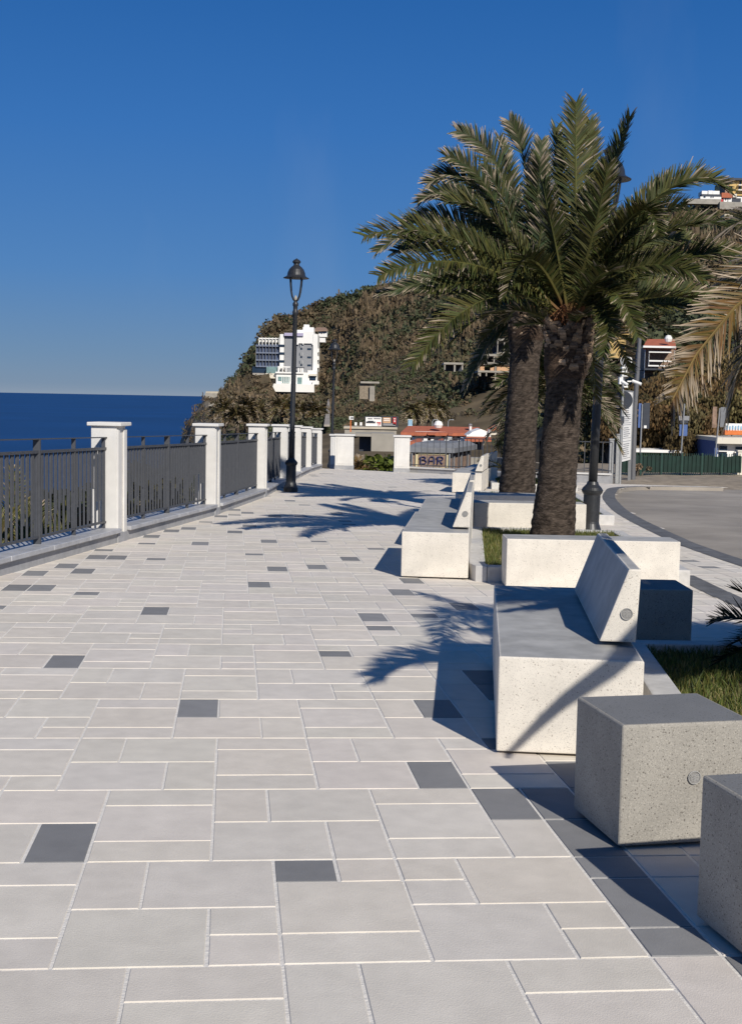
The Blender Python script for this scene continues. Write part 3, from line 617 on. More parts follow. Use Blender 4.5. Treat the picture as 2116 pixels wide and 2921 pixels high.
def stalks(t, c, n, L, seed):
    r = np.random.default_rng(seed); b = MB()
    for i in range(n):
        a = r.uniform(0,6.28); h = np.array([math.cos(a),math.sin(a),0]); p = np.array(c)+h*.1; l = L*r.uniform(.6,1.1)
        m_ = p+h*l*.35+np.array([0,0,l*.6]); b.tube([p, m_, m_+h*l*.2+np.array([0,0,-.02])], [.016,.012,.006], 5)
        for k in range(16):
            q = m_+h*l*.15*r.random(); b.tube([q, q+np.array([r.normal(0,.09),r.normal(0,.09),-r.uniform(.05,.28)])], [.005,.003], 3)
    return b.build('flower_stalks', M['stalk'], t, True)
M['stalk'] = mat('orange_flower_stalk', (.22,.085,.03), .7, .3, 20)
# front palm
Y1 = 16.1; bx = at(1572,1535,Y1)[0]; t1 = thing('palm_tree', (bx, Y1, gz(bx,Y1)+.05), 'front palm with thick bare trunk and the tallest upright fronds', 'palm tree', 'date palms in the planters')
top1 = at(1622,940,Y1); trunk(t1, (bx,Y1,gz(bx,Y1)+.03), top1, .29, .235, .62, seed=1, rm=([0,.12,.3,.55,.72,.8,1],[.30,.275,.245,.232,.222,.25,.24])); boots(t1, top1, .235, .55, 130)
c1 = Z5((922,985), Y1); f = Fr()
for mid, tip, dy, ll, v in [((943,500),(945,62),.35,.50,.25),((1040,520),(1172,122),-.45,.40,.4),((1290,455),(1585,432),.45,.42,.75),((1255,640),(1610,585),-.7,.40,.7),((1330,735),(1665,715),-.4,.40,.7),((1165,555),(1290,610),-1.5,.38,.7),((1078,850),(1205,1045),-1.5,.36,.5),((1290,905),(1650,965),.8,.40,.5),((765,725),(655,872),-1.7,.34,.7),((985,520),(1000,140),1.0,.42,.4),((1120,640),(1330,380),1.0,.42,.5),((905,560),(860,170),.9,.42,.4),((1010,640),(1075,330),-1.2,.4,.4),((1180,760),(1480,800),-1.1,.40,.6),((1060,930),(1060,1130),-1.4,.34,.5),((820,830),(700,640),.8,.40,.5),((1220,860),(1560,880),1.3,.4,.6),((1150,690),(1430,640),1.4,.4,.6),((1160,620),(1400,500),-1.2,.4,.6),((480,655),(55,625),-1.9,.46,.6),((520,745),(118,792),-2.0,.44,.6),((600,880),(262,1165),-1.7,.46,.6),((560,690),(235,640),-1.0,.44,.6),((620,830),(330,850),-1.3,.42,.6),((640,600),(400,480),-.8,.44,.5),]:
    f.frond(c1+rng.normal(0,.05,3), Z5(mid, Y1+dy*.5), Z5(tip, Y1+dy), ll*.76, 150, .14, 1.05, v=v*.7, width=.022, twist=tw(c1, Z5(tip, Y1+dy)))
f.rosette(np.array(c1), 14, 1.9, (30,84), .28, .25, width=.022, nl=80)
f.rosette(np.array(c1), 12, 2.0, (5,60), .28, .3, width=.022, nl=80, az=(.4,2.7))
f.rosette(np.array(c1)-np.array([0,0,.08]), 6, .8, (5,35), .2, .6, width=.02, droop=.6, nl=40)
f.build('crown', t1); stalks(t1, c1-np.array([0,0,.1]), 6, .5, 5)
# rear palm
Y2 = 22.6; bx = at(1472,1412,Y2)[0]; t2 = thing('palm_tree', (bx, Y2, gz(bx,Y2)+.05), 'rear palm left of the front palm, with long fronds reaching far left', 'palm tree', 'date palms in the planters')
top2 = at(1504,900,Y2); trunk(t2, (bx,Y2,gz(bx,Y2)+.03), top2, .33, .265, .45, seed=4, rm=([0,.12,.3,.6,.8,.86,1],[.37,.33,.29,.27,.26,.30,.28])); boots(t2, top2, .275, .42, 110, 8)
c2 = Z5((742,950), Y2); f = Fr()
for mid, tip, dy, ll, v in [((742,420),(668,143),.3,.46,.4),((645,400),(447,182),.4,.46,.4),((560,455),(325,402),-.4,.5,.8),((500,600),(232,568),.6,.46,.7),((430,850),(120,866),1.2,.42,.5),((790,470),(800,225),1.0,.46,.5),((775,560),(792,312),-1.0,.5,.6),((690,500),(622,208),1.0,.46,.5),((560,790),(300,800),-1.2,.42,.5),((600,1040),(480,1265),1.2,.42,.3),((450,700),(180,690),1.1,.44,.5),((580,560),(400,440),1.2,.46,.5),((600,700),(430,640),-1.5,.42,.6),((690,600),(560,330),-.9,.46,.5),((850,620),(870,330),.4,.46,.5),((640,820),(560,830),-2.0,.40,.6),((420,620),(110,690),.2,.46,.6),((520,500),(290,480),.9,.48,.6),((470,820),(190,850),.3,.46,.5),((600,470),(400,290),-.5,.48,.5)]:
    f.frond(c2+rng.normal(0,.06,3), Z5(mid, Y2+dy*.5), Z5(tip, Y2+dy), ll*.82, 150, .42, 1.1, v=v*.7, width=.027, twist=tw(c2, Z5(tip, Y2+dy)), green=DGREEN*1.05)
f.rosette(np.array(c2), 14, 2.4, (30,84), .32, .3, width=.027, green=DGREEN, nl=80)
f.rosette(np.array(c2), 12, 2.5, (5,60), .32, .3, width=.027, green=DGREEN, nl=80, az=(.4,2.7))
f.rosette(np.array(c2)-np.array([0,0,.12]), 6, .9, (0,30), .25, .6, width=.026, nl=40)
f.build('crown', t2); stalks(t2, c2, 7, .8, 6)
# low palm beside the near planter, mostly out of frame at right
c3 = np.array([4.35,4.05,2.72]); t3 = thing('palm_tree', (4.4,4.1,gz(4.4,4.1)), 'palm at the right edge, only its brown tipped hanging fronds in frame', 'palm tree', 'date palms in the planters')
trunk(t3, (4.4,4.1,gz(4.4,4.1)), c3-np.array([0,0,.1]), .33, .28, .7, seed=9); boots(t3, c3-np.array([0,0,.08]), .28, .6, 120, 3)
f = Fr()
f.frond(0,0,0, .35, 300, .75, 1.0, v=.12, width=.0125, green=np.array([.125,.085,.032]), droop=.12, bare=.3, twist=1.25, pts=[c3, (3.7,5.9,3.15), at(2430,690,7.2), at(2250,755,7.3), at(2116,856,7.25), at(2005,982,7.1), at(1952,1070,6.95), at(1912,1150,6.8)])
f.frond(0,0,0, .36, 150, .65, .85, v=.2, width=.014, green=np.array([.10,.085,.03]), droop=.6, bare=.3, twist=1.1, pts=[c3, (3.4,5.2,2.9), at(2420,800,6.4), at(2200,900,6.9), at(2110,1040,7.1), at(2080,1180,7.2)])
f.frond(0,0,0, .36, 150, .6, .95, v=.3, width=.015, droop=.2, bare=.3, twist=1., pts=[c3, (3.3,5.3,3.3), at(2480,640,6.6), at(2250,690,7.1), at(2090,800,7.4)])
f.frond(0,0,0, .36, 150, .6, .95, v=.3, width=.015, droop=.2, bare=.3, twist=1., pts=[c3, (3.5,5.3,3.5), at(2560,560,6.8), at(2300,560,7.4), at(2085,640,7.9)])
f.frond(0,0,0, .07, 26, .9, 1, v=.3, width=.02, rach=.12, bare=.45, pts=[c3, (3.3,3.2,3.25), (2.6,2.9,2.7), (2.1,3.3,2.15), (1.62,3.8,1.5)])  # out-of-view stalk, thickened to throw the slanting shadow on the bench front
f.rosette(c3, 40, 2.3, (-12,80), .38, .35, width=.02, az=(-1.3,1.65)); f.rosette(c3-np.array([0,0,.1]), 14, 1.9, (-25,10), .36, .6, width=.02, az=(.5,1.7))
f.rosette(c3+np.array([.15,-.1,0]), 26, 2.0, (5,75), .40, .3, width=.024, az=(-.3,1.7))
f.rosette(c3+np.array([0,.1,.05]), 26, 1.7, (5,55), .36, .35, width=.024, az=(1.1,2.0))
f.frond(0,0,0, .52, 170, .5, 1, v=.2, width=.03, bare=.3, pts=[c3, (3.1,4.25,3.1), (2.25,4.3,3.0), (1.62,4.22,2.55)])  # two broad fronds out of view, added to shade the bench seat and paving
f.frond(0,0,0, .48, 150, .5, 1, v=.2, width=.03, bare=.3, pts=[c3, (3.2,4.2,2.95), (2.65,4.4,2.8), (2.12,4.75,2.4)])

f.rosette(c3, 40, 1.25, (5,70), .40, .3, width=.032, nl=50)
f.frond(0,0,0, .42, 110, .5, 1, v=.3, width=.03, bare=.2, pts=[c3, (3.95,4.8,3.15), (3.45,5.5,3.0), (3.1,6.05,2.55)])  # two more out-of-view fronds, added to shade the cube seat
f.frond(0,0,0, .42, 110, .5, 1, v=.3, width=.03, bare=.2, pts=[c3, (3.7,4.6,3.3), (3.2,5.1,3.3), (2.75,5.55,2.95)])
f.build('crown', t3)
# short palms and cycads
def small_palm(name, pos, h, L, n, ll, label, cat, group=None, el=(-15,80), tint=None, r=.12, dead=.3, nl=40, width=.02, **kw):
    x, y, z = pos; t = thing(name, pos, label, cat, group)
    if h > .05: trunk(t, (x,y,z-.1), (x,y,z+h), r*1.15, r, .3, nr=18, seed=int(abs(x*7+y)))
    f = Fr(); f.rosette(np.array([x,y,z+h]), n, L, el, ll, dead, rad=r*.6, nl=nl, width=width, green=tint, **kw); f.build('crown', t); return t
P4 = at(1590,1085,33); small_palm('palm_tree', (P4[0],33,gz(P4[0],33)), P4[2]-gz(P4[0],33), 1.95, 56, .40, 'dark green palm half hidden behind both thick palm trunks', 'palm tree', 'date palms in the planters', (-30,72), np.array([.055,.068,.024]), .26, .35, 60, .034)
p = G(1432,1382); small_palm('cycad', (p[0]-.1,p[1]-2.4,gz(p[0],p[1])+.05), .5, 1.05, 11, .2, 'small dark arching palm in front of the round white stone', 'plant', None, (5,75), np.array([.02,.028,.014]), .11, .15, 30, .02)
small_palm('cycad', (2.86,8.0,gz(2.9,8)+.08), .12, .78, 20, .17, 'dark cycad reaching in from the right edge beside the shaded cube seat', 'plant', None, (12,55), np.array([.018,.026,.012]), .09, .05, 46, .011)
# ---------------------------------------------------------------- bushes and trees
def cloud(centres, n, size, cols, flat=.8, hang=False, seed=3, kv=(.55,1.5)):
    """leaf quads spread through clumps: centres (m,4)= x,y,z,r"""
    r = np.random.default_rng(seed); c = np.repeat(centres, n, 0); m_ = len(c)
    d = nrm(r.normal(0,1,(m_,3))); d[:,2] *= flat; P = c[:,:3]+d*c[:,3:4]*r.random((m_,1))**.4
    a = nrm(r.normal(0,1,(m_,3))+np.array([0,0,.0])); 
    if hang: a = nrm(a*np.array([.35,.35,.1])+np.array([0,0,-1]))
    b = nrm(np.cross(a, r.normal(0,1,(m_,3)))); s_ = (size*r.uniform(.5,1.3,(m_,1))); w = s_*(.3 if hang else .62)
    V = np.stack([P-b*w*.4-a*s_*.5, P+b*w-a*s_*.1, P+b*w*.3+a*s_*.6, P-b*w+a*s_*.1], 1).reshape(-1,3)
    k = np.repeat(cols, n, 0)*r.uniform(kv[0],kv[1],(m_,1))
    return V, np.arange(m_*4).reshape(-1,4), np.repeat(k, 4, 0)
def shrub(name, pos, rad, h, col, label, cat='bush', group=None, n=60, size=.12, clumps=14, stem=True, hang=False, seed=1, trunk_h=0):
    t = thing(name, pos, label, cat, group); r = np.random.default_rng(seed); x, y, z = pos
    cs = np.c_[r.normal(0,rad*.45,clumps)+x, r.normal(0,rad*.45,clumps)+y, z+trunk_h+r.uniform(.2,.85,clumps)*(h-trunk_h), r.uniform(.3,.5,clumps)*min(rad,(h-trunk_h))]
    kc = np.array(col)*r.uniform(.6,1.35,(clumps,1))*np.c_[r.uniform(.85,1.25,clumps),np.ones(clumps),np.ones(clumps)]
    V, Q, K = cloud(cs, n, size, kc, .9, hang, seed); np_mesh('crown', V, Q, M['fol'], K, parent=t)
    b = MB(); 
    for i in range(min(clumps, 7)):
        e = cs[i]; b.tube([(x+r.normal(0,.03),y,z-.3), ((x+e[0])/2,(y+e[1])/2,z+(e[2]-z)*.55), e[:3]], [.03+.02*h, .02+.012*h, .012], 6)
    b.build('trunk' if trunk_h else 'stem', M['bark'], t, True); return t
# behind the sea railing
sb = [(-4.9,17.3,1.9,1.9,'fan of olive palm fronds behind the nearest railing bay',0),(-4.2,15.2,1.5,1.5,'lower olive palm behind the left half of the nearest railing',0),(-4.4,21.6,1.7,1.6,'dark palm behind the railing left of the second pillar',0),(-3.8,25.2,1.7,1.6,'dark palm behind the railing right of the second pillar',0)]
for i, (x,y,L,h,lab,_) in enumerate(sb):
    z = -.75-.02*y; small_palm('palm_tree', (x,y,z-1.2), 1.0, L, 26, .34, lab, 'palm tree', 'low palms below the sea railing', (5,85), np.array([.10,.105,.04]) if i < 2 else np.array([.035,.045,.02]), .16, .25, 46, .02)
for i, (x,y,r_,top,col,lab) in enumerate([(-4.3,19.2,1.1,.55,(.03,.035,.018),'dark bush behind the railing, right of the nearest pillar'),(-4.6,23.4,1.1,.5,(.035,.038,.018),'dark bush behind the railing before the second pillar'),(-4.7,28.5,1.1,.35,(.04,.042,.02),'bush behind the railing at the near lamp post'),(-4.9,34,1.3,.2,(.05,.045,.025),'bush behind the far half of the sea railing'),(-4.6,12.6,.9,-.35,(.12,.085,.05),'dry brown bush low behind the railing at the left edge')]):
    zb = top-2.4; shrub('bush', (x,y,zb), r_, top-zb, col, lab, 'bush', 'bushes below the sea railing', 130, .16, 16, seed=20+i)
# beyond the gap in the end wall
shrub('bush', (.25,54.5,-3.3), 1.4, 2.45, (.10,.125,.018), 'bright yellow green bush in the gap of the end wall', n=160, size=.2, clumps=22, seed=31)
x, y = at(1014,1330,53)[:2]; small_palm('dead_palm', (x,y,-3.6), 2.1, 1.25, 34, .3, 'withered brown palm in the gap of the end wall', 'palm tree', None, (-75,60), np.array([.17,.115,.05]), .2, .9, 30, .03)
x, y = at(1052,1348,52)[:2]; small_palm('cycad', (x,y,-3.2), .7, 1.2, 22, .28, 'dull olive palm under the yellow green bush', 'plant', None, (-20,75), np.array([.08,.07,.03]), .15, .4, 30, .03)
# big hanging trees behind the green fence
for i, (px, Y, w, ytop, col, lab) in enumerate([(1840,60,3.2,1110,(.115,.085,.035),'brown leaved weeping tree behind the dark street sign'),(1960,64,3.4,1075,(.12,.088,.035),'brown weeping tree behind the blue sign at right'),(2075,68,3.8,1000,(.11,.085,.035),'weeping tree at the right edge above the small white building'),(1745,58,2.0,1110,(.06,.065,.028),'olive weeping tree behind the white notice board'),(2030,56,2.2,1130,(.135,.105,.04),'light olive weeping tree right of the blue sign'),(1905,54,2.0,1150,(.13,.095,.04),'tawny weeping tree low behind the green fence')]):
    c = at(px, 1300, Y); zt = at(px, ytop, Y)[2]; shrub('tree', (c[0],Y,-1.4), w, zt+1.4, col, lab, 'tree', 'weeping trees behind the green fence', 620, .17, 30, hang=True, seed=50+i, trunk_h=.9)

# ---------------------------------------------------------------- far wood on the hill
r = np.random.default_rng(11); cs = []; kk = []
BL = [(660,1000,395,445),(880,960,395,440)]
def zone(px): return px*1.2878
for i in range(21000):
    a = r.uniform(-.152,.40); Y = 120+ r.random()**.8*385
    if a > .16: Y = 62+r.random()**1.1*370
    px = a*FPX+1058
    yr = {0:0}; z = terr(a, Y); 
    if z < -12.8: continue
    if 712 < px < 915 and (401 if px < 768 else 384) < Y < 447 and not (px < 800 and Y > 432): continue
    if 640 < px < 710 and 380 < Y < 425 and r.random() < .3: continue
    if 690 < px < 925 and Y > 350 and Y < 386 and z > .4: continue
    if a < -.122 and r.random() < .72: continue
    if 1345 < px < 1475 and 184 < Y < 204: continue
    if 1240 < px < 1335 and 182 < Y < 196: continue
    if 1020 < px < 1080 and 204 < Y < 217: continue
    if .186 < a < .25 and 78 < Y < 108: continue
    if .183 < a < .208 and 78 < Y < 154: continue
    if hnoise(a*Y*.6+40, Y*.5, 5) > .42 and r.random() < .75 and a < .16: continue
    if -.09 < a < .09 and Y < 172: continue
    if -.02 < a < .1 and Y < 178: continue
    if .09 < a < .16 and Y < 135: continue
    if a > .18 and Y < 80: continue
    x = a*Y; rad = r.uniform(.7,1.9)*(.55+Y/430)*(.6 if 1000 < px < 1490 and 140 < Y < 200 else 1)*(.6 if 705 < px < 925 and 372 < Y < 404 else 1)
    if Y < 300 and a < .05: rad *= .6
    if a < -.1: rad *= .55
    dry = hnoise(x*.35, Y*.3, 2)+.25*r.normal()-.25*(z > 33)-.3*(Y < 205)
    k = np.array([.155,.112,.066]) if dry > .1 else np.array([.070,.080,.040]) if dry < -.3 else np.array([.118,.096,.054])
    tall = r.uniform(1.5,2.6) if (dry > .0 and r.random() < .5 and z < 38 and Y > 190 and not 690 < px < 925) else r.uniform(.75,1.1); cs.append((x, Y, z+rad*.3*tall, rad, tall)); kk.append(k*r.uniform(.8,1.2))
cs = np.array(cs); tl = cs[:,4]; cs = cs[:,:4]; V, Q, K = cloud(cs, 28, .42, np.array(kk), .85, seed=12, kv=(.8,1.2))
sz = np.repeat(cs[:,3], 28*4); cen = np.repeat(V.reshape(-1,4,3).mean(1), 4, 0); V = cen+(V-cen)*(sz[:,None]*.85); zc = np.repeat(cs[:,2], 112); V[:,2] = zc+(V[:,2]-zc)*np.repeat(tl, 112); V[:,:2] = np.repeat(cs[:,:2], 112, 0)+(V[:,:2]-np.repeat(cs[:,:2], 112, 0))*np.where(np.repeat(tl, 112) > 1.3, .62, 1)[:,None]
tag(np_mesh('hillside_wood', V, Q, M['fol'], K), 'brown and green scrub and woodland covering the hillside', 'wood', kind='stuff')

# ---------------------------------------------------------------- buildings placed by pixel and distance
def pb(mb, x0, y0, x1, y1, Y, d, mi=0, conv=lambda x, y: (x,y)):
    """box whose front at distance Y spans the pixel rectangle, d deep"""
    a = at(*conv(x0,y1), Y); b = at(*conv(x1,y0), Y); mb.box(a[0], b[0], Y, Y+d, a[2], b[2], mi); return mb
H = lambda x, y: (700+x/6.572, 900+y/6.572)
p = at(*H(800,1400), 405); th = thing('hotel', (p[0],405,p[2]), 'white seven storey seaside hotel with grey end wall on the headland', 'hotel')
def hp(name, rects, Y, d, m_, conv=H, t=th):
    b = MB()
    for q in rects: pb(b, *q, Y, d, 0, conv)
    return b.build(name, m_, t, True)
hp('tower', [(725,405,1270,1420)], 405, 14, M['hgrey'])
hp('top_floor', [(965,300,1280,520)], 404.4, 13, M['hwhite']); hp('roof_block', [(1075,222,1282,330),(968,270,1075,330)], 405.5, 8, M['hwhite']); hp('chimney', [(1095,170,1195,222)], 406, 4, M['hwhite'])
hp('corner_column', [(1262,350,1358,1040)], 404.2, 14, M['hwhite']); hp('corner_column', [(960,520,1000,545),(1075,520,1092,545),(1250,520,1275,550)], 404.3, 1, M['hwhite'])
hp('balcony', [(1352,620,1380,690),(1352,765,1380,830),(1352,915,1380,980)], 405, 5, M['hwhite'])
hp('roof_fascia', [(728,330,1085,380)], 403.8, 10, M['lilac'])
for yy in (545,700,850): 
    hp('window', [(1010,yy,1064,yy+50),(1030,yy+62,1066,yy+95)], 404.92, .3, M['glass']); hp('window', [(1160,yy+68,1234,yy+102)], 404.93, .3, M['glass'])
    hp('window_frame', [(1030,yy,1040,yy+50),(1062,yy-4,1070,yy+54)], 404.85, .2, M['hwhite'])
hp('stair_tower', [(640,350,728,1010)], 404.5, 12, M['hwhite'])
for yy in (545,690,838): hp('stair_window', [(630,yy,730,yy+40)], 404.3, .5, M['glass'])
hp('wing', [(200,540,642,965)], 405.7, 11, M['navyshade']); hp('wing_top', [(250,425,645,500)], 406.5, 9, M['hwhite']); 
for k in range(7):
    x = 250+k*63; hp('wing_parapet', [(x,412,x+10,560)], 404.6, 3, M['hwhite'])
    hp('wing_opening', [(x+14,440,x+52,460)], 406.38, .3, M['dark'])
for yy in (562,692,828,948): hp('balcony_slab', [(195,yy,640,yy+16)], 404.9, 3, M['slab'])
for k in range(7):
    x = 195+k*61; hp('balcony_fin', [(x,560,x+9,955)], 404.7, 3, M['hgrey'])
hp('footing', [(135,1085,600,1300)], 404.6, 6, M['conc']); hp('glass_lounge', [(130,960,400,1085)], 405.5, 8, M['glass']); hp('glass_lounge', [(395,965,610,1080)], 403, 10, M['gglass'])
hp('terrace_wall', [(380,1085,590,1175)], 402.5, 8, M['hcream'])
hp('pavilion', [(575,1070,1180,1320)], 401.5, 4.4, M['hwhite']); hp('pavilion_cornice', [(565,1062,1090,1082)], 400.9, 5, M['hwhite'])
hp('pavilion_window', [(612,1150,835,1230),(690,1230,830,1270)], 401.4, .3, M['gglass']); hp('pavilion_door', [(975,1160,1062,1290)], 401.4, .3, M['gglass'])
for x in (680,720,760,800): hp('mullion', [(x,1150,x+14,1272)], 401.3, .3, M['hwhite'])
hp('terrace_rail', [(610,950,640,1062),(640,955,840,972),(690,972,705,1062),(760,972,775,1062),(985,985,1010,1060),(1030,985,1048,1060),(1060,985,1085,1060)], 402, 1, M['hwhite'])
hp('terrace_furniture', [(660,990,690,1060),(950,970,1100,990)], 402.6, 1, M['dark'])
hp('annexe', [(1165,1030,1345,1310)], 402, 6, M['hwhite']); hp('annexe_canopy', [(1195,1095,1340,1130)], 401, 2, M['hcream']); hp('annexe_window', [(1200,1130,1320,1215)], 401.85, .3, M['glass']); hp('annexe_wall', [(1260,1225,1380,1290)], 400.8, 2, M['hwhite'])
hp('base_wall', [(475,1290,1290,1425)], 400, 5, M['hwhite']); hp('base_wall', [(285,1345,470,1420)], 400.6, 3, M['hcream'])
p = at(*H(1450,380), 432); t = thing('house', (p[0],432,p[2]-3), 'small white house with brown roof right above the hotel', 'house')
hp('wall', [(1370,290,1530,400),(1390,420,1500,500)], 432, 6, M['hwhite'], t=t); b = MB(); a0 = at(*H(1290,300),431); a1 = at(*H(1545,290),431); a2 = at(*H(1500,222),435); a3 = at(*H(1330,222),435)
b.hexa([a0,a1,a2-np.array([0,0,.4]),a3-np.array([0,0,.4])], [a0+np.array([0,0,.4]),a1+np.array([0,0,.4]),a2,a3]); b.build('roof', M['wood'], t, True); hp('window', [(1420,320,1440,345),(1470,300,1482,345)], 431.9, .2, M['glass'], t=t)
# retaining walls, sloping lane and pier on the headland
Z1 = lambda x, y: (500+x/2.347, 880+y/2.347)
def free(name, label, cat, parts, Y, conv=Z1, group=None, pname=None):
    p = at(*conv(*parts[0][1][0][:2]), Y); t = thing(name, (p[0],Y,p[2]), label, cat, group)
    for nm, rects, dY, d, m_ in parts: hp(nm, rects, Y+dY, d, m_, conv, t)
    return t
free('stone_turret', 'low round stone lookout at the tip of the headland', 'wall', [('wall', [(200,568,335,600)], 0, 8, M['conc']), ('coping', [(205,556,300,568)], .5, 6, M['pale'])], 408)
free('retaining_wall', 'dark retaining wall below the hotel on the headland', 'wall', [('wall', [(326,505,362,568)], 0, 6, M['conc']), ('buttress', [(524,512,556,582)], -30, 3, M['pale'])], 436)
free('guard_wall', 'long pale coast road wall beneath the headland', 'wall', [('wall', [(225,640,430,654)], 0, 1, M['conc']), ('coping', [(225,636,430,640)], 0, 1.2, M['pale'])], 330)
free('bridge_pier', 'concrete buttress standing alone on the brown hillside', 'wall', [('wall', [(1232,500,1320,605)], 0, 5, M['dirt']), ('deck', [(1240,490,1366,500)], -.6, 4, M['conc']), ('side', [(1300,520,1335,620)], -.6, 3, M['conc'])], 216)
b = MB(); P_ = lambda x, y, Y: at(*Z1(x,y), Y); b.hexa([P_(995,790,170),P_(1035,790,170),P_(1034,595,330),P_(1024,595,330)], [P_(995,790,170)+np.array([0,0,.25]),P_(1035,790,170)+np.array([0,0,.25]),P_(1034,595,330)+np.array([0,0,.25]),P_(1024,595,330)+np.array([0,0,.25])]); tag(b.build('lane', M['asphalt']), kind='structure')
# coast road with guard rail, billboards and signs
Z9 = lambda x, y: (950+x/3.651, 1150+y/3.651)
free('roadside_wall', 'long concrete wall of the road passing under the billboards', 'wall', [('wall', [(120,262,660,318)], 0, 4, M['conc']), ('coping', [(110,254,668,264)], -.2, 4.4, M['pale'])], 150, Z9)
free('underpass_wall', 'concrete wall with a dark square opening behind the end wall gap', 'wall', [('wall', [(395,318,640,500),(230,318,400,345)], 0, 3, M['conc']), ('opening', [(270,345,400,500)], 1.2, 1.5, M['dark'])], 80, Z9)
free('billboard', 'white billboard with a dark car picture and red mark', 'billboard', [('frame', [(328,140,512,250)], .3, .4, M['dark']), ('panel', [(337,148,504,238)], .1, .2, M['hwhite']), ('car_picture', [(345,192,440,206),(362,184,420,193)], .03, .05, M['dark']), ('red_mark', [(455,198,498,206),(470,206,478,232),(488,206,495,228)], .02, .05, M['redp']), ('headline', [(362,156,410,164),(425,156,495,163)], .03, .05, M['ink']), ('leg', [(350,250,358,268),(480,250,488,268)], .4, .2, M['dark'])], 152, Z9, 'billboards')
free('billboard', 'orange and red billboard beside the white one', 'billboard', [('frame', [(512,140,680,250)], .3, .4, M['dark']), ('panel', [(518,150,600,206)], .1, .2, M['peach']), ('red_panel', [(622,150,656,226)], .1, .2, M['redp']), ('headline', [(526,160,590,168),(526,180,590,186)], .03, .05, M['hwhite']), ('logo_mark', [(630,160,650,168),(634,180,646,196)], .03, .05, M['hwhite']), ('strip', [(518,212,650,234)], .1, .2, M['ink']), ('leg', [(540,250,548,268),(640,250,648,268)], .4, .2, M['dark'])], 152, Z9, 'billboards')
free('bus_stop_totem', 'orange post with a white sign box beside the coast road', 'sign', [('post', [(176,172,190,300)], 0, .5, M['orange']), ('sign_box', [(168,138,214,172)], -.1, .7, M['hwhite']), ('print', [(184,148,212,158)], -.16, .1, M['dark'])], 140, Z9)
free('blue_sign', 'small light blue sign left of the thin palm', 'sign', [('panel', [(780,172,826,236)], 0, .3, M['lightblue']), ('frame', [(776,168,830,172),(776,236,830,240)], -.05, .4, M['hwhite']), ('post', [(800,240,806,262)], .1, .2, M['galv'])], 135, Z9)
for (x, lab) in ((236,'white roadside cabinet left of the billboards'),(290,'white roadside cabinet nearest the white billboard')):
    free('cabinet', lab, 'cabinet', [('box', [(x-12,200,x+12,232)], 0, .6, M['hwhite']), ('foot', [(x-6,232,x+6,262)], .1, .3, M['galv'])], 150, Z9)
# row house with red roofs
def roof(mb, e0, e1, r1, r0, th_=.25):
    d = np.array([0,0,th_]); e0, e1, r1, r0 = (np.array(q) for q in (e0,e1,r1,r0)); mb.hexa([e0-d,e1-d,r1-d,r0-d],[e0,e1,r1,r0])
Z2 = lambda x, y: (1150+x/5.477, 1180+y/5.477)
p = at(*Z2(600,480), 112); t = thing('row_house', (p[0],112,p[2]), 'long low white house with red tiled roof beyond the BAR kiosk', 'house')
hp('wall', [(180,290,1010,520)], 112, 7, M['hwhite'], Z2, t)
A_ = lambda x, y, Y: at(*Z2(x,y), Y)
b = MB(); roof(b, A_(170,298,111.2), A_(1060,305,111.2), A_(1190,212,115.5), A_(300,192,115.5)); roof(b, A_(-40,290,111.2), A_(168,298,111.2), A_(298,192,115.5), A_(75,190,115.5)); b.build('roof', M['rooftile'], t, True)
b = MB(); roof(b, A_(380,310,110.4), A_(515,312,110.4), A_(505,290,111.4), A_(385,288,111.4), .12); roof(b, A_(700,320,110.4), A_(775,322,110.4), A_(770,298,111.4), A_(705,296,111.4), .12); b.build('porch_roof', M['rooftile'], t, True)
hp('chimney', [(1032,185,1068,278)], 113, .7, M['hwhite'], Z2, t); hp('chimney_cap', [(1028,160,1072,185)], 112.9, .9, M['ink'], Z2, t)
b = MB(); q = A_(545,195,112.5); b.lathe([(.02,-.2),(.3,-.15),(.42,.1),(.3,.4),(.02,.5)], (q[0],q[1],q[2]), 12); b.build('satellite_dish', M['hwhite'], t, True)
for x0, x1, y0, y1 in ((325,362,310,375),(400,495,320,380),(600,650,318,380),(840,940,330,385)): hp('window', [(x0,y0,x1,y1)], 111.9, .2, M['glass'], Z2, t)
hp('door', [(385,375,425,470),(765,335,790,465)], 111.85, .2, M['wood'], Z2, t); hp('side_porch', [(95,310,180,370)], 111.6, 2, M['dark'], Z2, t)
hp('balcony_wall', [(315,390,385,450),(430,400,480,450),(640,410,715,480),(850,415,930,485),(695,355,760,400)], 110.6, .4, M['hwhite'], Z2, t)
p = at(*Z2(1150,400), 104); t = thing('gabled_house', (p[0],104,p[2]), 'white house with scalloped gable and red tiled lean-to roof', 'house')
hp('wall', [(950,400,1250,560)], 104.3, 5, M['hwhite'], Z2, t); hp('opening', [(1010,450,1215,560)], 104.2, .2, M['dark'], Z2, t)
b = MB(); roof(b, A_(960,400,103), A_(1380,400,103), A_(1360,362,104.2), A_(985,362,104.2), .2); b.build('roof', M['rooftile'], t, True)
b = MB(); g = [A_(1000,345,104.5),A_(1340,345,104.5),A_(1320,280,104.5),A_(1210,240,104.5),A_(1080,285,104.5)]; b.add(g+[q+np.array([0,4,0]) for q in g], [(0,1,2,3,4),(9,8,7,6,5)]+[(i,5+i,5+(i+1)%5,(i+1)%5) for i in range(5)]); b.build('gable', M['hwhite'], t, True)
hp('parapet', [(985,338,1365,356),(1330,250,1368,340)], 104.2, 1, M['hwhite'], Z2, t)
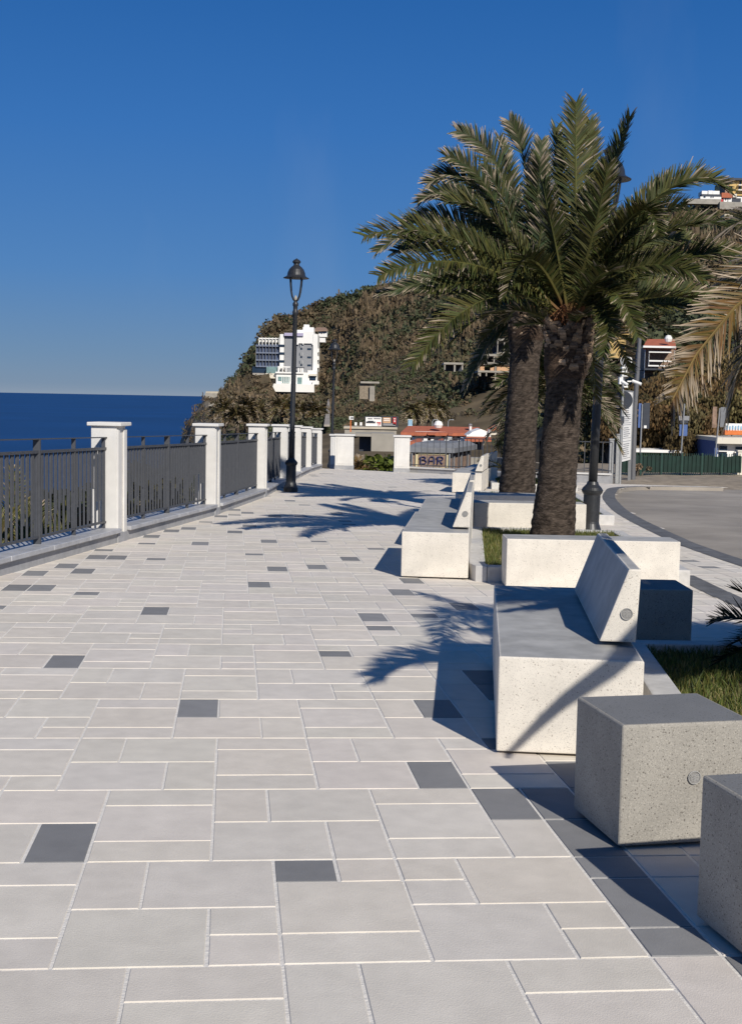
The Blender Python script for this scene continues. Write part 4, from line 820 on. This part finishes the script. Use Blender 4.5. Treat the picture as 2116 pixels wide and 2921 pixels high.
b = MB(); roof(b, A_(1300,250,106), A_(1475,235,106), A_(1440,170,108), A_(1430,170,108), .15); b.build('turret_roof', M['rooftile'], t, True); hp('turret', [(1340,245,1460,330)], 106.3, 2, M['hcream'], Z2, t)
t = thing('shed', tuple(A_(200,440,90)), 'low shed roofs of red tile left of the BAR kiosk roof', 'shed')
b = MB(); roof(b, A_(75,440,88), A_(290,445,88), A_(300,388,91), A_(215,388,91)); roof(b, A_(450,462,88), A_(610,470,88), A_(625,390,91), A_(580,390,91)); b.build('roof', M['rooftile'], t, True); hp('wall', [(70,445,620,560)], 88.5, 3, M['hwhite'], Z2, t)
for k, (x, lab) in enumerate(((455,'thin white curved street light above the red roof'),(700,'thin street light with two arms above the red roof'))):
    q = A_(x,205,125); t = thing('street_light', (q[0],125,q[2]-3), lab, 'street lamp'); b = MB(); b.tube([q-np.array([0,0,3]), A_(x,130,125), A_(x+15,98,125), A_(x+70,92,125)], .05, 6); b.build('pole', M['galv'], t, True); hp('lamp_head', [(x+60,86,x+88,102)], 124.9, .3, M['galv'], Z2, t)
# BAR kiosk
p = A_(480,860,57); t = thing('bar_kiosk', (p[0],57,p[2]-1.8), 'wooden kiosk with grey roof and a framed BAR sign', 'kiosk')
L0 = A_(125,860,57); L1 = A_(715,860,57); L2 = A_(1040,760,61.5); zt = A_(125,600,57)[2]; zb = L0[2]-1.8; L3 = L0+(L2-L1)
b = MB(); b.hexa([(q[0],q[1],zb) for q in (L0,L1,L2,L3)], [(q[0],q[1],zt) for q in (L0,L1,L2,L3)]); b.build('wall', M['wood'], t, True)
b = MB(); o = .12; c_ = [L0+np.array([-.25,-.2,0]), L1+np.array([.2,-.2,0]), L2+np.array([.35,.3,0]), L3+np.array([-.2,.3,0])]; b.hexa([(q[0],q[1],zt) for q in c_], [(q[0],q[1],zt+.22) for q in c_]); ce = sum(c_)/4; b.hexa([(q[0],q[1],zt+.22) for q in c_], [tuple(np.array([q[0],q[1],zt+.42])*(.75)+np.array([ce[0],ce[1],zt+.42])*.25) for q in c_]); b.build('roof', M['slate'], t, True)
sl_ = hp('sign_frame', [(188,618,232,850),(655,618,700,850),(188,612,700,634),(188,842,700,856)], 56.9, .12, M['cream'], Z2, t)
hp('corner_post', [(120,590,150,860)], 56.86, .15, M['slate'], Z2, t); hp('corner_post', [(702,600,738,862)], 56.86, .15, M['slate'], Z2, t)
hp('sign_board', [(232,634,655,842)], 56.94, .07, M['wood'], Z2, t)
b = MB(); S_ = lambda x, y: A_(x,y,56.88)
def stroke(pts, w=.022): b.tube([S_(*q) for q in pts], w, 6)
arc = lambda cx, cy, rx, ry, a0, a1, n=14: [(cx+rx*math.cos(R_(a)), cy+ry*math.sin(R_(a))) for a in np.linspace(a0,a1,n)]
stroke([(272,675),(268,782)],.034); stroke([(250,705),(258,683),(300,674)]+arc(312,696,36,22,-90,90)+[(270,722)]); stroke([(290,722)]+arc(316,752,40,31,-90,90)+[(268,783)])
stroke([(400,785),(403,720)]+arc(445,712,42,40,180,360)+[(486,720),(487,787)]); stroke([(478,690),(484,787)],.034); stroke([(401,738),(486,738)])
stroke([(538,675),(533,787)],.034); stroke([(515,700),(530,678),(570,674)]+arc(585,702,34,27,-90,90)+[(545,731)]); stroke([(560,731),(610,787)])
b.build('letters', M['navy'], t, True)
b = MB()
for k in range(11):
    x = 282+k*31; b.tube([S_(x,818),S_(x,832)], .012, 4); b.tube([S_(x,818),S_(x+16,818)], .010, 4); b.tube([S_(x+16,820),S_(x+16,832)], .010, 4)
b.build('small_letters', M['slate'], t, True)
b = MB()
for x0, y0, x1, y1 in ((770,640,770,840),(880,620,880,825),(990,600,990,800)):
    f_ = (x0-715)/325; q = L1+(L2-L1)*f_; b.tube([(q[0]+.03,q[1]-.03,zt),(q[0]+.03,q[1]-.03,zb)], .05, 4)
b.build('batten', M['slate'], t, True)
free('grey_parapet', 'grey sloping parapet right of the BAR kiosk', 'wall', [('wall', [(1045,700,1640,860)], 0, 1, M['conc'])], 63, Z2)

# ---------------------------------------------------------------- end wall of the promenade
def endpillar(px, w, label):
    p = G(*px); t = thing('pillar', (p[0],p[1],gz(p[0],p[1])), label, 'pillar', 'white end wall pillars'); 
    b = MB(); b.box(0,w,0,.45,.14,1.27); b.box(.06,w-.06,-.012,0,.2,1.2); b.build('shaft', M['white'], t, bevel=.006, seg=1); b = MB(); b.box(-.05,w+.05,-.06,.5,1.27,1.33); b.build('cap', M['white'], t, bevel=.006, seg=1); b = MB(); b.box(-.015,w+.015,-.03,.46,-.05,.14); b.build('plinth', M['wallgrey'], t)
endpillar(Z1(1068,1075), .70, 'broad white pillar beside the far lamp post, left of the gap'); endpillar(Z1(1036,1068), .2, 'slim white pillar between the far lamp post and the broad one'); endpillar(Z1(1462,1096), .56, 'white pillar left of the BAR kiosk, right of the gap')
EW = [(1.35,46.3),(3.05,44.75),(4.6,41.4),(5.25,39.75),(7.35,39.0)]
t = thing('low_wall', (3,44.7,gz(3,44.7)), 'low wall with white coping across the far end of the promenade', 'wall'); b = MB(); c = MB()
def seg(mb, a, d, wd_, h0, h1):
    a, d = np.array(a), np.array(d); n = np.array([-(d-a)[1],(d-a)[0]])/np.linalg.norm(d-a)*wd_; z = lambda q, h: (q[0],q[1],gz(q[0],min(q[1],46))+h)
    mb.hexa([z(a-n,h0),z(d-n,h0),z(d+n,h0),z(a+n,h0)],[z(a-n,h1),z(d-n,h1),z(d+n,h1),z(a+n,h1)])
for a, d, hh in zip(EW[:-1], EW[1:], (.2,.22,.28,.32)): seg(b, a, d, .13, -.1, hh-.05); seg(c, a, d, .17, hh-.05, hh)
b.build('wall', M['wallgrey'], t, True); c.build('coping', M['white'], t, True)
for k, (a, d, hh) in enumerate(zip(EW[:-1], EW[1:], (.2,.22,.28,.32))):
    a, d = np.array(a), np.array(d); t = thing('railing', (*((a+d)/2),gz(*((a+d)/2))), ['thin railing in front of the BAR kiosk','thin railing right of the BAR kiosk','thin railing bay hidden between the palm trunks','thin grey railing between front palm trunk and notice board'][k], 'railing', 'thin railings across the far end')
    b = MB(); seg(b, a, d, .015, hh+.06, hh+.09); b.build('bottom_rail', M['rail'], t, True); b = MB(); seg(b, a, d, .018, 1.26, 1.29); b.build('top_rail', M['rail'], t, True)
    b = MB(); n = int(np.linalg.norm(d-a)/.27)
    for i in range(n+1):
        q = a+(d-a)*i/n; w_ = .022 if i % 6 == 0 else .011; z = gz(q[0],min(q[1],46)); b.box(q[0]-w_,q[0]+w_,q[1]-w_,q[1]+w_,z+hh,z+1.27)
    b.build('bar_panel', M['rail'], t, True)
def gp(px, Y): q = at(px[0],px[1],Y); return q
Z3 = lambda x, y: (1600+x/3.184, 850+y/3.184)
for (px, lab, h, w_) in ((448,'broad pale gate post at the end of the railing',1.35,.07),(500,'slim pale gate post beside the notice board',1.5,.05)):
    q = at(*Z3(px,1600), 39.3); z = gz(q[0],39.3); t = tag(MB().box(q[0]-w_,q[0]+w_,39.2,39.34,z,z+h).box(q[0]-w_-.02,q[0]+w_+.02,39.18,39.36,z+h,z+h+.04).build('gate_post', M['galv']), lab, 'post', 'pale gate posts')
# notice board
q0, q1 = at(*Z3(535,1490), 39.4), at(*Z3(622,1470), 41.2); z0 = q0[2]; zt = at(*Z3(630,850), 39.4)[2]; t = thing('notice_board', (q0[0],40,gz(7.5,40)), 'tall white notice board with printed panels, seen at an angle', 'sign')
b = MB(); n = np.array([(q1-q0)[1],-(q1-q0)[0],0]); n = n/np.linalg.norm(n)*.03; up = np.array([0,0,1.])
def panel(mb, s0, s1, h0, h1, off, th_=.02):
    A = q0+(q1-q0)*s0+n*off/.03; B = q0+(q1-q0)*s1+n*off/.03; d = n/.03*th_; A = A-up*(A[2]-z0); B = B-up*(B[2]-z0)
    mb.hexa([A+up*h0+d,B+up*h0+d,B+up*h0-d,A+up*h0-d],[A+up*h1+d,B+up*h1+d,B+up*h1-d,A+up*h1-d])
HB = zt-z0; panel(b, 0, 1, 0, HB, 0); b.build('board', M['hwhite'], t, True)
b = MB(); panel(b, -.03, .03, -.9, HB+.03, 0, .04); panel(b, .97, 1.03, -.9, HB+.03, 0, .04); panel(b, .03,.97,HB,HB+.04,0,.03); b.build('frame', M['galv'], t, True)
b = MB()
for h0, h1 in ((.08,.62),(.72,1.14),(1.2,HB-.35)):
    panel(b, .1, .9, h0, h0+.012, .024, .002); panel(b, .1, .9, h1, h1+.012, .024, .002)
    y = h0+.06
    while y < h1-.05: panel(b, .16, random.uniform(.6,.86), y, y+.022, .024, .002); y += .065
b.build('print', M['ink'], t, True); b = MB(); panel(b, .5,.8,HB-.3,HB-.1,.024,.002); b.build('red_logo', M['redp'], t, True)
# pole with mirror, floodlight and cameras
q = at(*Z3(535,1560), 38.9); qt = at(*Z3(560,800), 38.9); t = thing('camera_pole', (q[0],38.9,gz(q[0],38.9)), 'slim pole carrying a round mirror, cameras and a white dish lamp', 'pole')
b = MB(); tp = at(*Z3(588,560), 38.9); b.tube([(q[0],38.9,gz(q[0],38.9)),qt,tp], .035, 10); b.build('pole', M['galv'], t, True)
def disc(name, px, Y, r_, m_, thick=.06, tilt=0):
    b = MB(); c = at(*Z3(*px), Y); b.tube([c, c+np.array([.2*thick,thick,0])], r_, 28); return b.build(name, m_, t, True)
disc('mirror_back', (560,930), 39.0, .29, M['dark'], .05); disc('dish_rim', (590,570), 38.72, .175, M['hwhite'], .10); disc('dish_lens', (590,570), 38.70, .145, M['galv'], .01); disc('dish_core', (584,582), 38.66, .04, M['ink'], .03)
hp('control_box', [(550,625,608,712)], 38.7, .25, M['hwhite'], Z3, t); hp('control_box_vent', [(572,640,590,700)], 38.68, .03, M['galv'], Z3, t); hp('camera_box', [(527,715,562,782)], 38.7, .2, M['hwhite'], Z3, t); hp('junction_box', [(530,1075,572,1140)], 38.8, .12, M['dark'], Z3, t)
for x0, x1, y0 in ((565,600,770),(660,725,765)):
    b = MB(); b.tube([at(*Z3(x0-15,y0-12),38.72), at(*Z3(x1,y0+18),38.6)], [.05,.045], 10); b.build('camera', M['hwhite'], t, True)
hp('camera_bracket', [(555,800,605,812),(600,752,668,762)], 38.8, .06, M['hwhite'], Z3, t)
q = at(*Z3(655,1430), 41.5); t = thing('tall_lamp_post', (q[0],41.5,gz(8,41.5)), 'thick grey tapered post behind the notice board', 'street lamp'); b = MB(); b.tube([(q[0],41.5,gz(8,41.5)), at(*Z3(668,1000),41.5), at(*Z3(700,540),41.5), at(*Z3(718,250),41.5)], [.09,.08,.068,.055], 14); b.build('pole', M['darkgalv'], t, True); b = MB(); b.lathe([(.12,-.02),(.12,.05),(.10,.07)], (q[0],41.5,gz(8,41.5))); b.lathe([(.085,0),(.085,.05)], tuple(at(*Z3(692,655),41.5))); b.build('collar', M['darkgalv'], t, True)
# street signs seen from behind
def sign(Y, post, plates, label, extra=None):
    q = at(*Z3(*post[1]), Y); t = thing('street_sign', (q[0],Y,q[2]-.8), label, 'sign', 'street signs behind the green fence'); b = MB(); b.tube([q-np.array([0,0,.8]), at(*Z3(*post[0]),Y)], .028, 8); b.build('post', M['galv'], t, True)
    for nm, r_, m_ in plates: hp(nm, [r_], Y+.03 if nm != 'sticker' else Y+.02, .04, m_, Z3, t)
sign(44.6, ((735,965),(714,1420)), [('plate', (696,957,728,1178), M['blue']), ('plate', (738,953,806,1186), M['dark']), ('sticker', (750,1158,774,1182), M['hwhite'])], 'dark tall street sign seen from behind, with a small white sticker')
sign(46.5, ((1118,960),(1080,1440)), [('plate', (1066,1072,1162,1112), M['ink']), ('plate', (1070,1150,1146,1252), M['blue']), ('plate', (1080,1112,1150,1138), M['dark'])], 'blue street sign under two dark plates, seen from behind')
sign(47, ((1438,1000),(1384,1460)), [('plate', (1368,988,1415,1178), M['wood']), ('plate', (1440,992,1496,1172), M['slate'])], 'brown and grey sign panel on a leaning post at right')
# green screened fence
g0, g1 = np.array([8.55,43.85]), np.array([13.3,45.8]); q = (g0+g1)/2; t = thing('green_fence', (q[0],q[1],gz(q[0],q[1])), 'long dark green screened metal fence along the road', 'fence')
zf = lambda p: gz(min(p[0],14),40)+.03
for i in range(6):
    a, d = g0+(g1-g0)*i/6, g0+(g1-g0)*(i+1)/6; b = MB(); m_ = 10
    for k in range(m_):
        u, v = a+(d-a)*(k/m_+.004), a+(d-a)*((k+1)/m_-.004); o_ = np.array([.01,-.03])*(.3+(k%2)*.7)
        hz = [.70+.03*math.sin(3*i+k*.7+j) for j in range(2)]
        b.hexa([(u[0]+o_[0],u[1]+o_[1],zf(u)+.1),(v[0]+o_[0],v[1]+o_[1],zf(v)+.1),(v[0],v[1]+.02,zf(v)+.1),(u[0],u[1]+.02,zf(u)+.1)],[(u[0]+o_[0],u[1]+o_[1],zf(u)+hz[0]),(v[0]+o_[0],v[1]+o_[1],zf(v)+hz[1]),(v[0],v[1]+.02,zf(v)+hz[1]),(u[0],u[1]+.02,zf(u)+hz[0])])
    b.build('screen_panel', M['green'], t, True)
    b = MB(); b.box(a[0]-.03,a[0]+.03,a[1]-.06,a[1],zf(a)-.1,zf(a)+.80)
    for k in range(9): u = a+(d-a)*(k+.5)/9; b.box(u[0]-.01,u[0]+.01,u[1]+.03,u[1]+.05,zf(u)-.05,zf(u)+.78)
    b.build('post', M['dgreen'], t, True)
q = at(*Z3(1590,1600), 46.3); t = tag(MB().box(q[0],q[0]+2.5,46.2,46.5,zf(q)-.2,zf(q)+.85).box(q[0]-.03,q[0]+2.5,46.17,46.53,zf(q)+.85,zf(q)+.9).build('garden_wall', M['hcream']), 'cream garden wall at the right end of the green fence', 'wall')
shrub('bush', (at(*Z3(690,1640),43.4)[0],43.4,zf((9.3,43))), .3, .42, (.20,.16,.10), 'dry little bush in front of the green fence', n=50, size=.06, clumps=7, seed=77)
p = at(*Z3(880,1430),52); t = thing('green_shed', (p[0],52,p[2]-1), 'low green shed with a white roof edge behind the green fence', 'shed'); hp('wall', [(670,1398,1105,1520)], 52, 3, M['shed'] if 'shed' in M else mat('dull_green_boards', (.06,.12,.05), .8, .1, 3), Z3, t); hp('roof_edge', [(660,1384,1112,1400)], 51.8, 3.4, M['hwhite'], Z3, t)
p = at(*Z3(1520,1500),49.5); t = thing('white_cabin', (p[0],49.5,p[2]-.5), 'small white cabin with blue corner and flat roof at right edge', 'cabin'); hp('wall', [(1405,1300,2000,1560)], 49.5, 3.4, M['hwhite'], Z3, t); hp('roof_slab', [(1410,1278,2000,1322)], 49.1, 4, M['hcream'], Z3, t); hp('blue_corner', [(1385,1300,1420,1500)], 49.35, 3, M['blue'], Z3, t)
hp('window', [(1435,1345,1505,1470)], 49.42, .1, M['glass'], Z3, t); hp('window', [(1578,1352,1650,1490)], 49.42, .1, M['glass'], Z3, t); hp('window_bar', [(1430,1388,1510,1396),(1575,1398,1655,1408)], 49.36, .1, M['hwhite'], Z3, t)
p = at(*Z3(1560,1250),51); t = thing('shop_sign', (p[0],51,p[2]-2), 'white shop sign with red band above the white cabin', 'sign'); hp('panel', [(1490,1145,1800,1210)], 51, .3, M['hwhite'], Z3, t); hp('red_band', [(1484,1208,1800,1242)], 50.9, .4, M['orange'], Z3, t); hp('post', [(1540,1242,1552,1420),(1700,1242,1712,1420)], 51.1, .1, M['galv'], Z3, t)
hp('lettering', [(1500+k*26,1158+(k%2)*6,1514+k*26,1196) for k in range(10)], 50.96, .05, M['lightblue'], Z3, t)

# ---------------------------------------------------------------- houses on the hill
Z6 = lambda x, y: (1700+x/4.537, 880+y/4.537)
Z8b = lambda x, y: (1100+x/2.738, 850+y/2.738)
p = at(*Z6(270,580),128); t = thing('yellow_house', (p[0],128,p[2]-3), 'yellow house on the slope behind the black lamp post', 'house'); hp('wall', [(160,350,385,640)], 128, 8, M['yellow'], Z6, t); hp('upper_wall', [(320,228,475,370)], 133, 6, M['yellow'], Z6, t); hp('window', [(312,472,372,520)], 127.9, .2, M['glass'], Z6, t); hp('roof', [(300,218,480,232)], 132.4, 7, M['wood'], Z6, t)
p = at(*Z6(800,780),105); t = thing('red_roof_house', (p[0],105,p[2]-5), 'red roofed house with white veranda rails on the slope', 'house'); D_ = lambda x, y, Y: at(*Z6(x,y), Y)
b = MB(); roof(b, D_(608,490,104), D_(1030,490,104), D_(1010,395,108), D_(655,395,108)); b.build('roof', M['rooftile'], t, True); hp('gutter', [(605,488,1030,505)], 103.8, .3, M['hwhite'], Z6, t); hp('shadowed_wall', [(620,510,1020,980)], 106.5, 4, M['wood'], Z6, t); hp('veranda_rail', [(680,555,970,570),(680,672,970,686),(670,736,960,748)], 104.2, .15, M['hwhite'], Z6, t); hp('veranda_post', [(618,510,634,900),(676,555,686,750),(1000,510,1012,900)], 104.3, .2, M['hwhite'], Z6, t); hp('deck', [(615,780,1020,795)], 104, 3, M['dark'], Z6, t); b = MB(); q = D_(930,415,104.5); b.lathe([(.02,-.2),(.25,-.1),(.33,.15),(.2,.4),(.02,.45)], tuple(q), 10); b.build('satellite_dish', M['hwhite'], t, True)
p = at(*Z6(780,330),190); t = thing('white_house', (p[0],190,p[2]-3), 'white house with dark roof above the red roofed house', 'house'); hp('wall', [(735,215,815,350),(700,330,1010,420)], 190, 6, M['hwhite'], Z6, t); hp('roof', [(800,310,1000,390)], 188, 5, M['dark'], Z6, t); hp('window', [(760,240,772,280),(785,240,797,280)], 189.9, .2, M['glass'], Z6, t)
p = at(*Z8b(840,560),200); t = thing('unfinished_building', (p[0],200,p[2]-4), 'unfinished concrete frame building on the hill left of the trunks', 'building')
hp('slab', [(715,505,1010,520),(720,570,1010,580),(725,440,1010,452),(860,318,1010,332),(865,425,1010,440)], 200, 9, M['conc'], Z8b, t); hp('column', [(720,452,732,600),(785,440,797,512),(840,452,850,510),(868,330,878,430),(920,330,930,430),(850,520,862,640),(730,580,742,610),(780,580,790,610)], 200.1, .8, M['conc'], Z8b, t)
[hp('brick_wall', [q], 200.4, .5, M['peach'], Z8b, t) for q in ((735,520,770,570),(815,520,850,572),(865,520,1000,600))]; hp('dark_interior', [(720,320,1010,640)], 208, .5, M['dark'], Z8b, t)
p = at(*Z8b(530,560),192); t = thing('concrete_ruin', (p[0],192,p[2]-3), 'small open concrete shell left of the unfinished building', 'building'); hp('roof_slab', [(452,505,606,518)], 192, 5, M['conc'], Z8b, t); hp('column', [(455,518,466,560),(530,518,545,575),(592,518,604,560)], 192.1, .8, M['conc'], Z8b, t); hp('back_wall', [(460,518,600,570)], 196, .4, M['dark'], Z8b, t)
Z4b = lambda x, y: (1960+x/10.532, 480+y/10.532)
def hillhouse(name, label, Y, parts):
    p = at(*Z4b(*parts[0][1][0][:2]), Y); t = thing(name, (p[0],Y,p[2]-3), label, 'house', 'houses along the hilltop')
    for nm, rects, dY, d, m_ in parts: hp(nm, rects, Y+dY, d, m_, Z4b, t)
hillhouse('apartment_house', 'tall yellow apartment house with balconies on the hilltop at right edge', 372, [('wall', [(1130,380,1460,760),(1450,340,2300,820)], 0, 12, M['yellow']), ('side_wall', [(1120,390,1262,740)], -.3, 6, M['wood']), ('roof', [(1230,305,2300,350)], -1.2, 15, M['dark']), ('balcony', [(1530,485,1760,515),(1520,630,1760,665),(1255,640,1400,665)], -1.2, 1.2, M['hcream']), ('window', [(1290,400,1345,470),(1560,400,1610,480),(1530,540,1600,620),(1290,550,1340,620)], -.15, .2, M['glass'])])
hillhouse('terrace_house', 'red roofed low house below the yellow apartment house', 366, [('wall', [(1080,860,1640,1030)], 0, 5, M['hwhite']), ('roof', [(1020,740,1340,880)], -.6, 6, M['rooftile']), ('upper_wall', [(1360,770,1480,870)], -.5, 4, M['hcream']), ('awning', [(1000,930,1065,1010)], -.8, 2, M['redp']), ('opening', [(1130,890,1160,960),(1200,890,1220,1010),(1330,900,1600,1000)], -.1, .2, M['dark'])])
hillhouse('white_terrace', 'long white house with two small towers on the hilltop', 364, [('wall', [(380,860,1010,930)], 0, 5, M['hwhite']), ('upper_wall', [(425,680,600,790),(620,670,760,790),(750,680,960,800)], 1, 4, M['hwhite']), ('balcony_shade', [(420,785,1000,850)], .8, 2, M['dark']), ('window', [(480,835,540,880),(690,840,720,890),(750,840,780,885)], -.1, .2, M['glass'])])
free('retaining_wall', 'long grey retaining wall under the hilltop houses', 'wall', [('wall', [(-60,930,1000,1060)], 0, 3, M['conc']), ('lower_wall', [(960,1030,2400,1230)], -1, 3, M['conc'])], 360, Z4b)
free('pale_road_wall', 'pale sandy road cutting below the hilltop walls at right', 'wall', [('wall', [(1120,1560,2600,1800)], 0, 3, M['pale']), ('coping', [(1100,1400,2600,1545)], 2, 4, M['pale'])], 316, Z4b)

# ---------------------------------------------------------------- far palms and poles on the shore road
r = np.random.default_rng(5)
fp = [(640,1160,'leftmost far palm on the shore road'),(678,1178,'second far palm from the left on the shore road'),(702,1155,'tall far palm left of the near lamp post'),(735,1170,'wide far palm close to the left of the near lamp post'),(806,1158,'far palm peeping out left of the near lamp pole'),(845,1162,'far palm peeping out right of the near lamp pole'),(902,1168,'dark far palm between the two lamp posts')]
for i, (px, py, lab) in enumerate(fp):
    Y = 205+r.uniform(-15,15); q = at(px, py, Y); zg = terr(q[0]/Y, Y); small_palm('palm_tree', (q[0],Y,zg-.3), max(1.5,q[2]-zg), r.uniform(2.4,3.2), 34, .75, lab, 'palm tree', 'far palms along the shore road', (-35,70), np.array([.10,.085,.04])*r.uniform(.7,1.1), .28, .45, 16, .16, rach=.06)
for i, (px, py, lab) in enumerate([(1178,1160,'tall thin palm on the slope behind the red roofs'),(1222,1150,'palm with drooping crown behind the red roofs'),(1250,1155,'palm nearest the trunks behind the red roofs')]):
    Y = 142+i*4; q = at(px, py, Y); zg = terr(q[0]/Y, Y); small_palm('palm_tree', (q[0],Y,zg-.3), max(2,q[2]-zg), 1.5, 30, .5, lab, 'palm tree', 'thin palms behind the red roofs', (-75,60), np.array([.10,.09,.04]), .18, .5, 14, .11, rach=.05)

if HAZE:
    b = MB(); b.box(-160,300,-12,520,-34,95); hz = bpy.data.materials.new('sea_haze'); hz.use_nodes = True; hn = hz.node_tree; hn.nodes.remove(hn.nodes['Principled BSDF'])
    pv = hn.nodes.new('ShaderNodeVolumePrincipled'); pv.inputs['Color'].default_value = (.75,.83,.95,1); pv.inputs['Density'].default_value = HAZE; hn.links.new(pv.outputs[0], hn.nodes['Material Output'].inputs['Volume'])
    tag(b.build('haze', hz), kind='stuff')
